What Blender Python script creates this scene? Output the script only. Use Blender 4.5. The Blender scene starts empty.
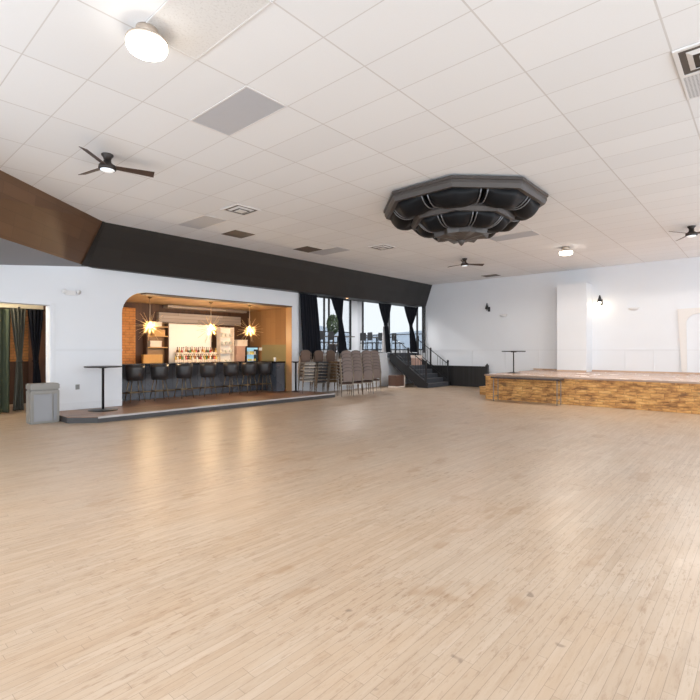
import bpy, bmesh, math, random
from mathutils import Vector, Matrix
random.seed(7)
PI = math.pi
C = bpy.context.scene.collection
# ------------------------------------------------------------------ survey of the room (metres)
EYE = 1.55
TH = math.radians(41.6)
FPX = 472.5
CEIL = EYE + 2.968
WALL = 12.35          # plane of the wall with the bar opening
FAR = 18.6            # plane of the wall behind the stage
DECK = 0.13
PLAT = 1.42
STAGE = 0.78


def sx(x, Y):
    """X of the sight line through column x where it meets the plane Y."""
    return Y / math.tan(TH - math.atan((x - 350) / FPX))


def sy(x, X):
    return X * math.tan(TH - math.atan((x - 350) / FPX))


def hz(y, X, Y):
    return EYE + (350 - y) * (X * math.cos(TH) + Y * math.sin(TH)) / FPX


# ------------------------------------------------------------------ materials
def nodes(name):
    m = bpy.data.materials.new(name)
    m.use_nodes = True
    nt = m.node_tree
    b = nt.nodes['Principled BSDF']
    return m, nt, b


def math_n(nt, op, a, b=None, c=None):
    n = nt.nodes.new('ShaderNodeMath')
    n.operation = op
    for i, v in enumerate((a, b, c)):
        if v is None:
            continue
        if isinstance(v, (int, float)):
            n.inputs[i].default_value = v
        else:
            nt.links.new(v, n.inputs[i])
    return n.outputs[0]


def mixc(nt, fac, a, b, mode='MIX'):
    n = nt.nodes.new('ShaderNodeMix')
    n.data_type = 'RGBA'
    n.blend_type = mode
    for s, v in ((n.inputs[0], fac), (n.inputs[6], a), (n.inputs[7], b)):
        if isinstance(v, (int, float)):
            s.default_value = v
        elif isinstance(v, tuple):
            s.default_value = (*v, 1) if len(v) == 3 else v
        else:
            nt.links.new(v, s)
    return n.outputs[2]


def noise(nt, vec, scale, detail=3, rough=.55):
    n = nt.nodes.new('ShaderNodeTexNoise')
    n.inputs['Scale'].default_value = scale
    n.inputs['Detail'].default_value = detail
    n.inputs['Roughness'].default_value = rough
    if vec is not None:
        nt.links.new(vec, n.inputs['Vector'])
    return n.outputs['Fac']


def ramp(nt, fac, stops):
    n = nt.nodes.new('ShaderNodeValToRGB')
    e = n.color_ramp.elements
    while len(e) < len(stops):
        e.new(.5)
    for el, (p, c) in zip(e, stops):
        el.position = p
        el.color = (*c, 1)
    nt.links.new(fac, n.inputs[0])
    return n.outputs[0]


def coords(nt, kind='Object'):
    return nt.nodes.new('ShaderNodeTexCoord').outputs[kind]


def posxyz(nt):
    g = nt.nodes.new('ShaderNodeNewGeometry')
    s = nt.nodes.new('ShaderNodeSeparateXYZ')
    nt.links.new(g.outputs['Position'], s.inputs[0])
    return g.outputs['Position'], s.outputs[0], s.outputs[1], s.outputs[2]


def comb(nt, x, y, z=0.0):
    n = nt.nodes.new('ShaderNodeCombineXYZ')
    for i, v in enumerate((x, y, z)):
        if isinstance(v, (int, float)):
            n.inputs[i].default_value = v
        else:
            nt.links.new(v, n.inputs[i])
    return n.outputs[0]


def white(nt, vec):
    n = nt.nodes.new('ShaderNodeTexWhiteNoise')
    n.noise_dimensions = '3D'
    nt.links.new(vec, n.inputs[0])
    return n.outputs[0]


def plain(name, col, rough=.5, metal=0., var=.06, scale=9., spec=.5, bump=0.):
    m, nt, b = nodes(name)
    f = noise(nt, coords(nt), scale)
    lo = tuple(max(0, c * (1 - var)) for c in col)
    hi = tuple(min(1, c * (1 + var)) for c in col)
    nt.links.new(mixc(nt, f, lo, hi), b.inputs['Base Color'])
    b.inputs['Roughness'].default_value = rough
    b.inputs['Metallic'].default_value = metal
    b.inputs['Specular IOR Level'].default_value = spec
    if bump:
        bn = nt.nodes.new('ShaderNodeBump')
        bn.inputs['Strength'].default_value = bump
        bn.inputs['Distance'].default_value = .01
        nt.links.new(noise(nt, coords(nt), scale * 8), bn.inputs['Height'])
        nt.links.new(bn.outputs[0], b.inputs['Normal'])
    return m


def emit(name, col, strength):
    m, nt, b = nodes(name)
    b.inputs['Base Color'].default_value = (*col, 1)
    b.inputs['Emission Color'].default_value = (*col, 1)
    b.inputs['Emission Strength'].default_value = strength
    return m


def boards(name, axis, width, length, stops, joint=.35, rough=.4, grain=.25, spot=None, jw=.02, spec=.5, rustic=False, mottle=False):
    """Strips of wood: axis 'x' or 'y' is the direction the strips run in; 'xz'/'yz' for upright faces."""
    m, nt, b = nodes(name)
    p, X, Y, Z = posxyz(nt)
    along, across = {'x': (X, Y), 'y': (Y, X), 'xz': (X, Z), 'yz': (Y, Z), 'zx': (Z, X), 'zy': (Z, Y)}[axis]
    rowf = math_n(nt, 'DIVIDE', across, width)
    row = math_n(nt, 'FLOOR', rowf)
    fr = math_n(nt, 'FRACT', rowf)
    shift = white(nt, comb(nt, row, 3.3, 1.7))
    colf = math_n(nt, 'ADD', math_n(nt, 'DIVIDE', along, length), math_n(nt, 'MULTIPLY', shift, 7.3))
    cell = math_n(nt, 'FLOOR', colf)
    fc = math_n(nt, 'FRACT', colf)
    rnd = white(nt, comb(nt, row, cell, 5.1))
    gv = comb(nt, math_n(nt, 'MULTIPLY', along, 2.2), math_n(nt, 'MULTIPLY', across, 34.), rnd)
    g = noise(nt, gv, 1.0, 4, .6)
    big = noise(nt, p, .55, 3, .6)
    f = math_n(nt, 'ADD', math_n(nt, 'MULTIPLY', rnd, 1 - grain), math_n(nt, 'MULTIPLY', g, grain))
    f = math_n(nt, 'ADD', math_n(nt, 'MULTIPLY', f, .72), math_n(nt, 'MULTIPLY', big, .28))
    col = ramp(nt, f, stops)
    if rustic:
        col = mixc(nt, .75, col, ramp(nt, noise(nt, comb(nt, math_n(nt, 'MULTIPLY', along, 2.6), math_n(nt, 'MULTIPLY', across, 9.), rnd), 1., 5, .7),
                                      [(.36, (.13, .045, .012)), (.46, (.47, .215, .06)), (.56, (.72, .38, .11)), (.70, (.88, .60, .26))]))
    if mottle:
        wv = comb(nt, math_n(nt, 'MULTIPLY', along, .5), math_n(nt, 'MULTIPLY', across, 1.3))
        a = ramp(nt, noise(nt, wv, 1.6, 5, .65), [(.38, (0, 0, 0)), (.66, (1, 1, 1))])
        col = mixc(nt, math_n(nt, 'MULTIPLY', a, .38), col, (.47, .31, .185))
        wv = comb(nt, math_n(nt, 'MULTIPLY', along, 1.2), math_n(nt, 'MULTIPLY', across, 9.))
        a = ramp(nt, noise(nt, wv, 2.2, 4, .7), [(.52, (0, 0, 0)), (.72, (1, 1, 1))])
        col = mixc(nt, math_n(nt, 'MULTIPLY', a, .35), col, (.34, .22, .13))
        wv = comb(nt, math_n(nt, 'MULTIPLY', along, 5.), math_n(nt, 'MULTIPLY', across, 22.))
        a = ramp(nt, noise(nt, wv, 1.5, 4, .75), [(.53, (0, 0, 0)), (.66, (1, 1, 1))])
        a2 = ramp(nt, noise(nt, p, .9, 3, .6), [(.35, (.15, .15, .15)), (.65, (1, 1, 1))])
        col = mixc(nt, math_n(nt, 'MULTIPLY', math_n(nt, 'MULTIPLY', a, a2), .8), col, (.27, .165, .095))
        a = ramp(nt, noise(nt, p, 5.5, 2, .5), [(.735, (0, 0, 0)), (.77, (1, 1, 1))])
        col = mixc(nt, math_n(nt, 'MULTIPLY', a, .6), col, (.16, .11, .08))
    e1 = math_n(nt, 'LESS_THAN', math_n(nt, 'MINIMUM', fr, math_n(nt, 'SUBTRACT', 1., fr)), jw)
    e2 = math_n(nt, 'LESS_THAN', math_n(nt, 'MINIMUM', fc, math_n(nt, 'SUBTRACT', 1., fc)), jw * width / length)
    e = math_n(nt, 'MULTIPLY', math_n(nt, 'MAXIMUM', e1, e2), joint)
    col = mixc(nt, e, col, (.02, .015, .01))
    if spot:
        s1 = noise(nt, comb(nt, math_n(nt, 'MULTIPLY', along, .45), across), spot[0], 3, .6)
        s1 = ramp(nt, s1, [(0, (0, 0, 0)), (spot[1], (0, 0, 0)), (spot[1] + .07, (1, 1, 1))])
        col = mixc(nt, math_n(nt, 'MULTIPLY', s1, spot[2]), col, spot[3])
    nt.links.new(col, b.inputs['Base Color'])
    r = math_n(nt, 'ADD', math_n(nt, 'MULTIPLY', noise(nt, p, 1.8, 3), .16), rough - .08)
    nt.links.new(r, b.inputs['Roughness'])
    b.inputs['Specular IOR Level'].default_value = spec
    return m


M = {}
M['floor'] = boards('worn maple strips', 'x', .052, .62,
                    [(.15, (.35, .255, .178)), (.42, (.47, .362, .268)), (.60, (.505, .398, .302)), (.85, (.585, .482, .385))],
                    joint=.42, rough=.37, grain=.6, spot=(2.8, .60, .5, (.34, .21, .115)), jw=.02, mottle=True)
M['deck_top'] = boards('deck planks', 'x', .12, 1.4, [(.1, (.17, .088, .05)), (.6, (.28, .15, .085)), (.9, (.36, .205, .12))], joint=.5, rough=.35)
M['stage_top'] = boards('stage planks', 'y', .07, 1.2, [(.1, (.44, .27, .17)), (.9, (.62, .44, .32))], joint=.3, rough=.25)
M['stage_front'] = boards('split wood cladding', 'yz', .075, .30,
                          [(.2, (.22, .09, .025)), (.38, (.50, .25, .075)), (.6, (.66, .37, .13)), (.85, (.80, .54, .25))],
                          joint=.55, rough=.6, grain=.5, spot=(3.2, .60, .75, (.14, .06, .025)), jw=.05, rustic=True)
M['stage_side'] = boards('split wood cladding end', 'xz', .085, .42,
                         [(.2, (.2, .08, .02)), (.5, (.55, .29, .09)), (.85, (.72, .46, .2))], joint=.5, rough=.6, grain=.5, jw=.05)
M['soffit'] = boards('charcoal soffit boards', 'xz', .2, 2.6, [(.1, (.013, .012, .0115)), (.9, (.026, .0235, .0225))], joint=.6, rough=.5, jw=.03)
M['soffit_brown'] = boards('brown soffit boards', 'xz', .2, .6, [(.1, (.10, .052, .028)), (.9, (.165, .088, .047))], joint=.3, rough=.42, jw=.02)
M['bar_wood'] = boards('tan wood panelling', 'zy', .3, 3., [(.1, (.24, .125, .052)), (.9, (.34, .19, .085))], joint=.2, rough=.5)
M['bar_ceiling'] = boards('bar ceiling boards', 'y', .3, 3., [(.1, (.42, .26, .14)), (.9, (.55, .37, .21))], joint=.2, rough=.5)
M['grey_boards'] = boards('weathered grey boards', 'xz', .11, 1.8, [(.1, (.22, .18, .16)), (.9, (.46, .40, .37))], joint=.6, rough=.6, jw=.04)
M['dark_boards'] = boards('dark wood panelling', 'zx', .12, 3., [(.1, (.05, .022, .012)), (.9, (.11, .05, .026))], joint=.5, rough=.5)
M['slat_black'] = boards('black beadboard', 'zy', .09, 4., [(.1, (.008, .008, .009)), (.9, (.018, .018, .02))], joint=.9, rough=.45, jw=.07)


def brick_mat():
    m, nt, b = nodes('orange split brick')
    p, X, Y, Z = posxyz(nt)
    bt = nt.nodes.new('ShaderNodeTexBrick')
    nt.links.new(comb(nt, math_n(nt, 'ADD', X, Y), Z), bt.inputs['Vector'])
    bt.inputs['Color1'].default_value = (.50, .17, .045, 1)
    bt.inputs['Color2'].default_value = (.30, .085, .02, 1)
    bt.inputs['Mortar'].default_value = (.10, .04, .015, 1)
    bt.inputs['Scale'].default_value = 1
    bt.inputs['Brick Width'].default_value = .24
    bt.inputs['Row Height'].default_value = .085
    bt.inputs['Mortar Size'].default_value = .012
    nt.links.new(mixc(nt, noise(nt, p, 6.), bt.outputs['Color'], (.62, .30, .10)), b.inputs['Base Color'])
    b.inputs['Roughness'].default_value = .8
    return m


M['brick'] = brick_mat()


def ceiling_mat():
    m, nt, b = nodes('lay in ceiling tiles')
    p, X, Y, Z = posxyz(nt)
    fx = math_n(nt, 'DIVIDE', math_n(nt, 'SUBTRACT', X, 3.797 - 61 * .6096), .6096)
    fy = math_n(nt, 'DIVIDE', math_n(nt, 'SUBTRACT', Y, .7284 - 61 * 1.2192), 1.2192)
    cx, cy = math_n(nt, 'FRACT', fx), math_n(nt, 'FRACT', fy)
    dx = math_n(nt, 'MULTIPLY', math_n(nt, 'MINIMUM', cx, math_n(nt, 'SUBTRACT', 1., cx)), .6096)
    dy = math_n(nt, 'MULTIPLY', math_n(nt, 'MINIMUM', cy, math_n(nt, 'SUBTRACT', 1., cy)), 1.2192)
    rnd = white(nt, comb(nt, math_n(nt, 'FLOOR', fx), math_n(nt, 'FLOOR', fy), 2.))
    col = mixc(nt, rnd, (.82, .835, .86), (.86, .875, .90))
    sp = noise(nt, p, 60., 2, .6)
    col = mixc(nt, math_n(nt, 'MULTIPLY', sp, .12), col, (.6, .58, .56))
    tx = math_n(nt, 'LESS_THAN', dx, .006)
    ty = math_n(nt, 'LESS_THAN', dy, .009)
    col = mixc(nt, math_n(nt, 'MULTIPLY', math_n(nt, 'MAXIMUM', tx, ty), .42), col, (.40, .36, .33))
    nt.links.new(col, b.inputs['Base Color'])
    b.inputs['Roughness'].default_value = .85
    return m


M['ceiling'] = ceiling_mat()
M['wall'] = plain('white painted wall', (.735, .755, .79), .6, var=.02, scale=1.5)
M['trim'] = plain('white gloss trim', (.70, .715, .745), .4, var=.02)
M['cream'] = plain('cream painted wall', (.80, .74, .58), .6, var=.02)
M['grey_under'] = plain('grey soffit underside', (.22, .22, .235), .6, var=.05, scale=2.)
M['black'] = plain('matt black metal', (.018, .018, .02), .45)
M['black_fabric'] = plain('black curtain cloth', (.010, .011, .016), .9, spec=.2)
M['green_fabric'] = plain('grey green curtain cloth', (.105, .105, .088), .9, spec=.2)
M['dark_green_fabric'] = plain('dark green curtain cloth', (.06, .075, .05), .9, spec=.2)
M['white_fabric'] = plain('white sheer cloth', (.75, .73, .74), .9, spec=.2)
M['deck_edge'] = plain('dark grey deck edge', (.045, .043, .045), .5)
M['nosing'] = plain('pale worn nosing', (.42, .40, .39), .4)
M['beige_plastic'] = plain('greige plastic', (.235, .226, .21), .45, var=.03)
M['grey_plastic'] = plain('dark grey plastic', (.2, .2, .2), .5)
M['leather'] = plain('charcoal leather', (.035, .033, .034), .32, var=.15)
M['bronze'] = plain('worn brass metal', (.24, .18, .11), .32, .9)
M['steel'] = plain('chair frame metal', (.30, .25, .20), .35, .85)
M['chrome'] = plain('pale polished ribs', (.55, .55, .56), .25, .9)
M['rib_metal'] = plain('dull grey ribs', (.25, .25, .26), .4, .6)
M['seat_grey'] = plain('light taupe upholstery', (.19, .17, .155), .85)
M['seat_dark'] = plain('charcoal upholstery', (.055, .055, .062), .85)
M['seat_tan'] = plain('tan upholstery', (.20, .125, .065), .85)
M['seat_taupe'] = plain('taupe upholstery', (.20, .155, .138), .85)
M['seat_brown'] = plain('dark brown seat cloth', (.07, .04, .03), .85)
M['back_brown'] = plain('brown upholstery', (.125, .08, .06), .85)
M['counter'] = plain('black counter stone', (.014, .014, .016), .18)
M['counter_front'] = boards('dark bar front boards', 'zx', .42, 3., [(.1, (.05, .056, .068)), (.9, (.12, .135, .165))], joint=.6, rough=.28, jw=.02)
M['fan'] = plain('dark bronze fan metal', (.045, .036, .032), .4, .4)
M['blade'] = plain('walnut fan blade', (.062, .036, .026), .45, var=.2)
M['lens'] = emit('fan light lens', (.9, .95, 1.), .35)
M['lamp_glow'] = emit('warm lamp lens', (1., .92, .80), 7.)
M['lamp_body'] = plain('brushed nickel lamp body', (.55, .46, .38), .35, .6)
M['bulb'] = emit('warm filament bulb', (1., .68, .32), 45.)
M['grey_tile'] = plain('grey metal ceiling panel', (.50, .515, .56), .55, var=.03)
M['brown_grille'] = plain('brown return grille', (.115, .085, .07), .6)
M['vent_white'] = plain('white enamel vent', (.74, .73, .73), .45)
M['vent_dark'] = plain('dark vent throat', (.10, .085, .075), .7)
M['rim'] = plain('dark bronze rim', (.075, .066, .062), .38, .25, var=.12)
M['rim_blue'] = plain('black satin scoops', (.004, .0045, .006), .5, spec=.22)
M['stair'] = plain('charcoal stair carpet', (.058, .064, .078), .8, var=.15)
M['wood_brown'] = plain('brown wood box', (.13, .07, .05), .5, var=.15)
M['cardboard'] = plain('pinkish cardboard', (.50, .32, .26), .7, var=.1)
M['amber_box'] = plain('amber wood box', (.60, .33, .10), .5, var=.1)
M['pale_paper'] = plain('pale paper', (.78, .68, .60), .6)
M['white_panel'] = plain('white board', (.86, .84, .82), .35, var=.02)
M['olive'] = plain('olive painted panel', (.22, .19, .095), .6)
M['leaf'] = plain('dull green leaves', (.075, .11, .06), .7, var=.35, scale=14.)
M['terracotta'] = plain('grey clay pot', (.2, .17, .16), .7)
M['bark'] = plain('brown bark', (.10, .07, .05), .8)
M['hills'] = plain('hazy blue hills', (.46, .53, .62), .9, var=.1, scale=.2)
M['cooler_blue'] = emit('lit cooler inside', (.30, .55, .72), .55)
M['yellow'] = plain('yellow cans', (.78, .66, .12), .4)
M['table_brown'] = plain('dark brown laminate', (.06, .035, .025), .45)
M['table_grey'] = plain('grey laminate', (.10, .085, .075), .4)
for nm, c in (('amber', (.35, .13, .02)), ('green', (.05, .16, .05)), ('clear', (.62, .62, .58)), ('red', (.42, .05, .05)), ('brown', (.10, .045, .02)), ('gold', (.6, .42, .12))):
    M['bottle_' + nm] = plain(nm + ' bottle glass', c, .12, spec=.7)


def pane_mat():
    m = bpy.data.materials.new('window glass')
    m.use_nodes = True
    nt = m.node_tree
    nt.nodes.remove(nt.nodes['Principled BSDF'])
    out = nt.nodes['Material Output']
    t = nt.nodes.new('ShaderNodeBsdfTransparent')
    t.inputs[0].default_value = (.55, .545, .54, 1)
    g = nt.nodes.new('ShaderNodeBsdfGlossy')
    g.inputs['Roughness'].default_value = .03
    fr = nt.nodes.new('ShaderNodeFresnel')
    fr.inputs[0].default_value = 1.3
    mx = nt.nodes.new('ShaderNodeMixShader')
    nt.links.new(fr.outputs[0], mx.inputs[0])
    nt.links.new(t.outputs[0], mx.inputs[1])
    nt.links.new(g.outputs[0], mx.inputs[2])
    nt.links.new(mx.outputs[0], out.inputs[0])
    return m


M['pane'] = pane_mat()


# ------------------------------------------------------------------ mesh helpers
def box(bm, x0, x1, y0, y1, z0, z1, bev=0., mi=0):
    b2 = bmesh.new()
    vs = [b2.verts.new((x, y, z)) for x in (x0, x1) for y in (y0, y1) for z in (z0, z1)]
    for f in ((0, 1, 3, 2), (4, 6, 7, 5), (0, 4, 5, 1), (2, 3, 7, 6), (0, 2, 6, 4), (1, 5, 7, 3)):
        b2.faces.new([vs[i] for i in f])
    if bev:
        bmesh.ops.bevel(b2, geom=b2.edges[:], offset=bev, segments=2, affect='EDGES')
    merge(bm, b2, mi)
    return bm


def merge(bm, b2, mi=0):
    bmesh.ops.recalc_face_normals(b2, faces=b2.faces[:])
    mp = {v: bm.verts.new(v.co) for v in b2.verts}
    for f in b2.faces:
        try:
            g = bm.faces.new([mp[v] for v in f.verts])
            g.smooth = f.smooth
            g.material_index = mi
        except ValueError:
            pass
    b2.free()


def prism(bm, pts, z0, z1, mi=0):
    """Vertical prism over a plan polygon."""
    b2 = bmesh.new()
    a = [b2.verts.new((x, y, z0)) for x, y in pts]
    b = [b2.verts.new((x, y, z1)) for x, y in pts]
    b2.faces.new(a[::-1])
    b2.faces.new(b)
    n = len(pts)
    for i in range(n):
        b2.faces.new((a[i], a[(i + 1) % n], b[(i + 1) % n], b[i]))
    merge(bm, b2, mi)
    return bm


def loft(bm, A, B, mi=0):
    """Solid between two loops of equal length (3-D points)."""
    b2 = bmesh.new()
    a = [b2.verts.new(p) for p in A]
    b = [b2.verts.new(p) for p in B]
    n = len(A)
    b2.faces.new(a[::-1])
    b2.faces.new(b)
    for i in range(n):
        b2.faces.new((a[i], a[(i + 1) % n], b[(i + 1) % n], b[i]))
    merge(bm, b2, mi)
    return bm


def lathe(bm, prof, seg=20, cx=0., cy=0., mi=0, smooth=True):
    b2 = bmesh.new()
    rings = []
    for r, z in prof:
        if r < 1e-5:
            rings.append([b2.verts.new((cx, cy, z))])
        else:
            rings.append([b2.verts.new((cx + r * math.cos(2 * PI * k / seg), cy + r * math.sin(2 * PI * k / seg), z)) for k in range(seg)])
    for a, b in zip(rings, rings[1:]):
        for k in range(seg):
            k2 = (k + 1) % seg
            if len(a) == 1 and len(b) == 1:
                continue
            if len(a) == 1:
                f = b2.faces.new((a[0], b[k], b[k2]))
            elif len(b) == 1:
                f = b2.faces.new((a[k], a[k2], b[0]))
            else:
                f = b2.faces.new((a[k], a[k2], b[k2], b[k]))
            f.smooth = smooth
    if len(rings[0]) > 1:
        b2.faces.new(rings[0][::-1])
    if len(rings[-1]) > 1:
        b2.faces.new(rings[-1])
    merge(bm, b2, mi)
    return bm


def tube(bm, pts, r, seg=8, closed=False, mi=0):
    b2 = bmesh.new()
    pts = [Vector(p) for p in pts]
    n = len(pts)
    rings = []
    for i, p in enumerate(pts):
        if closed:
            t = (pts[(i + 1) % n] - pts[i - 1]).normalized()
        else:
            t = (pts[min(i + 1, n - 1)] - pts[max(i - 1, 0)]).normalized()
        up = Vector((0, 0, 1)) if abs(t.z) < .9 else Vector((1, 0, 0))
        u = t.cross(up).normalized()
        v = t.cross(u)
        rr = r[i] if isinstance(r, (list, tuple)) else r
        rings.append([b2.verts.new(p + rr * (math.cos(2 * PI * k / seg) * u + math.sin(2 * PI * k / seg) * v)) for k in range(seg)])
    m = n if closed else n - 1
    for i in range(m):
        a, b = rings[i], rings[(i + 1) % n]
        for k in range(seg):
            f = b2.faces.new((a[k], a[(k + 1) % seg], b[(k + 1) % seg], b[k]))
            f.smooth = True
    if not closed:
        b2.faces.new(rings[0][::-1])
        b2.faces.new(rings[-1])
    merge(bm, b2, mi)
    return bm


def nb():
    return bmesh.new()


def obj(name, bm, mats, parent=None):
    me = bpy.data.meshes.new(name)
    bm.to_mesh(me)
    bm.free()
    if not isinstance(mats, (list, tuple)):
        mats = [mats]
    for m in mats:
        me.materials.append(m)
    o = bpy.data.objects.new(name, me)
    C.objects.link(o)
    if parent is not None:
        o.parent = parent
    return o


def tag(o, label, cat, group=None):
    o['label'] = label
    o['category'] = cat
    if group:
        o['group'] = group
    return o


def thing(name, label, cat, loc=(0, 0, 0), rz=0., group=None):
    o = bpy.data.objects.new(name, None)
    o.empty_display_size = .1
    C.objects.link(o)
    o.location = loc
    o.rotation_euler = (0, 0, rz)
    return tag(o, label, cat, group)


def struct(name, bm, mats, parent=None):
    o = obj(name, bm, mats, parent)
    if parent is None:
        o['kind'] = 'structure'
    return o


def dup(root, loc, rz=None, label=None):
    def cp(o, par):
        c = o.copy()
        C.objects.link(c)
        if par is not None:
            c.parent = par
        for ch in list(o.children):
            cp(ch, c)
        return c
    r = cp(root, None)
    r.location = loc
    if rz is not None:
        r.rotation_euler = (0, 0, rz)
    if label:
        r['label'] = label
    return r


def smooth_obj(o):
    for p in o.data.polygons:
        p.use_smooth = True
    return o


ORD = ['first', 'second', 'third', 'fourth', 'fifth', 'sixth', 'seventh', 'eighth', 'ninth', 'tenth', 'eleventh', 'twelfth', 'thirteenth',
       'fourteenth', 'fifteenth', 'sixteenth', 'seventeenth', 'eighteenth', 'nineteenth', 'twentieth', 'twenty-first', 'twenty-second', 'twenty-third', 'twenty-fourth', 'twenty-fifth', 'twenty-sixth']

# ------------------------------------------------------------------ the room shell
struct('floor', box(nb(), -3.2, 18.8, -5.5, 16.6, -.12, 0), M['floor'])
struct('ceiling', box(nb(), -3.2, 18.8, -5.5, 11.62, CEIL, CEIL + .1), M['ceiling'])

T = .3                                                     # thickness of the bar wall
w = nb()
DX0, DX1, DZ = 1.5, sx(50, WALL), 2.58                     # doorway
BX0, BX1, BZ = 5.15, 10.89, 3.07                           # bar opening
PX1 = 11.2
box(w, -3.2, DX0, WALL, WALL + T, 0, 3.75)
box(w, DX0, DX1, WALL, WALL + T, DZ, 3.75)
box(w, DX1, BX0, WALL, WALL + T, 0, 3.75)
box(w, BX0, BX1, WALL, WALL + T, BZ, 3.75)
box(w, BX1, PX1, WALL, WALL + T, 0, 3.75)
box(w, PX1, 11.75, WALL + .16, WALL + T, 0, 3.75)
# rounded shoulder in the corner of the bar opening
arc = [(BX0, BZ)]
for k in range(9):
    a = PI - k * PI / 16
    arc.append((BX0 + .62 + .62 * math.cos(a), BZ - .58 + .58 * math.sin(a)))
A = [(x, WALL, z) for x, z in arc]
B = [(x, WALL + T, z) for x, z in arc]
loft(w, A, B)
struct('wall_bar', w, M['wall'])
# soffit along the bar wall and its turned end
SB = 3.55
tl = [(4.4, 11.52), (18.6, 11.52)]
s = nb()
A = [(4.4, 11.54, CEIL), (4.25, 12.20, SB), (4.45, 12.345, SB), (4.5, 12.345, CEIL)]
B = [(18.6, 11.5, CEIL), (18.6, 11.85, SB), (18.6, 12.345, SB), (18.6, 12.345, CEIL)]
for k in range(14):
    f0_, f1_ = k / 14, (k + 1) / 14
    loft(s, [Vector(a).lerp(Vector(b), f0_) for a, b in zip(A, B)], [Vector(a).lerp(Vector(b), f1_) for a, b in zip(A, B)])
bmesh.ops.remove_doubles(s, verts=s.verts[:], dist=1e-4)
box(s, 11.2, 18.6, 12.345, 12.5, SB, 3.9)
struct('trim_1', s, M['soffit']).name = 'trim_1'
s = nb()
t0, t1 = Vector((4.4, 11.54, CEIL)), Vector((-1.2, 6.757, CEIL))
b0, b1 = Vector((4.25, 12.20, SB)), Vector((-1.3, 7.09, SB))
off = Vector((-.12, .12, 0))
loft(s, [t0, b0, b0 + off, t0 + off * 3], [t1, b1, b1 + off, t1 + off * 3])
struct('trim_2', s, M['soffit_brown'])
s = nb()
n = Vector((.01, -.03, 0))
loft(s, [t0 + n, t0 + n + Vector((-.045, -.03, 0)), t0 + Vector((-.06, .06, 0))],
     [b0 + n + Vector((.03, 0, -.01)), b0 + n + Vector((-.17, -.16, -.01)), b0 + Vector((-.1, .02, -.01))])
struct('trim_3', s, M['soffit'])
# sloping grey underside between the turned soffit and the wall
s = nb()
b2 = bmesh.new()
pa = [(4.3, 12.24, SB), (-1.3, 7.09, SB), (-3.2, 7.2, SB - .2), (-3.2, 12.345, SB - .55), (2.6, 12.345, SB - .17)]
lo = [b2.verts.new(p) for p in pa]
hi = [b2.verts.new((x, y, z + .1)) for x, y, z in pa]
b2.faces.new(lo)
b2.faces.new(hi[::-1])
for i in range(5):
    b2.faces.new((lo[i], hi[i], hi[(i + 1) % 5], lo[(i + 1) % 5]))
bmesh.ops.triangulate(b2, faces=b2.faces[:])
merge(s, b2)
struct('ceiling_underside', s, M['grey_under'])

# wall behind the stage, with the window of the raised area
WY0, WY1, WZ0, WZ1 = 12.02, 15.72, PLAT + .12, 4.1
w = nb()
box(w, FAR, FAR + .2, -5.5, WY0, 0, 4.62)
box(w, FAR, FAR + .2, WY0, WY1, 0, WZ0)
box(w, FAR, FAR + .2, WY0, WY1, WZ1, 4.62)
box(w, FAR, FAR + .2, WY1, 16.2, 0, 4.62)
struct('wall_stage', w, M['wall'])
w = nb()
box(w, FAR - .7, FAR, 4.80, 5.80, STAGE + .002, 3.92)
struct('wall_stage_pilaster', w, M['wall'])
# window wall behind the raised area
VX0, VX1 = 12.6, 18.15
w = nb()
box(w, 11.0, VX0, 16.0, 16.2, 0, 4.3)
box(w, VX0, VX1, 16.0, 16.2, 0, WZ0)
box(w, VX0, VX1, 16.0, 16.2, WZ1, 4.3)
box(w, VX1, FAR, 16.0, 16.2, 0, 4.3)
struct('wall_window', w, M['wall'])
struct('ceiling_raised', box(nb(), 11.75, FAR, 12.5, 16.0, 4.2, 4.3), M['wall'])


def window_in(nm, fixed, lo, hi, z0, z1, ax, posts, rails):
    def bx(bm, a0, a1, zz0, zz1, t0, t1):
        if ax == 'x':
            box(bm, a0, a1, fixed + t0, fixed + t1, zz0, zz1)
        else:
            box(bm, fixed + t0, fixed + t1, a0, a1, zz0, zz1)
    f = nb()
    g = .05
    for a in (lo, hi - g):
        bx(f, a, a + g, z0, z1, .02, .12)
    for a in posts:
        bx(f, a - g / 2, a + g / 2, z0, z1, .02, .12)
    for z in (z0, z1 - g):
        bx(f, lo, hi, z, z + g, .03, .11)
    for z in rails:
        bx(f, lo, hi, z - .02, z + .02, .04, .10)
    fr = struct(nm, f, M['black'])
    p = nb()
    bx(p, lo + .02, hi - .02, z0 + .02, z1 - .02, .066, .074)
    obj('pane', p, M['pane'], fr)


window_in('window_1', 16.0, VX0, VX1, WZ0, WZ1, 'x', [14.5, 16.22, 16.55], [2.45])
window_in('window_2', FAR, WY0, WY1, WZ0, WZ1, 'y', [12.36, 14.0], [2.3])

# raised platform and its white half wall
s = nb()
box(s, 11.2, 16.4, 12.40, 12.58, 0, PLAT)
box(s, 16.4, FAR, 12.40, 12.58, 0, PLAT - .2)
struct('wall_half', s, M['wall'])
s = nb()
box(s, 11.76, FAR, 12.58, 16.0, PLAT - .2, PLAT)
box(s, 16.4, FAR, 12.29, 12.58, PLAT - .2, PLAT)
struct('floor_raised', s, M['stair'])

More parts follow.
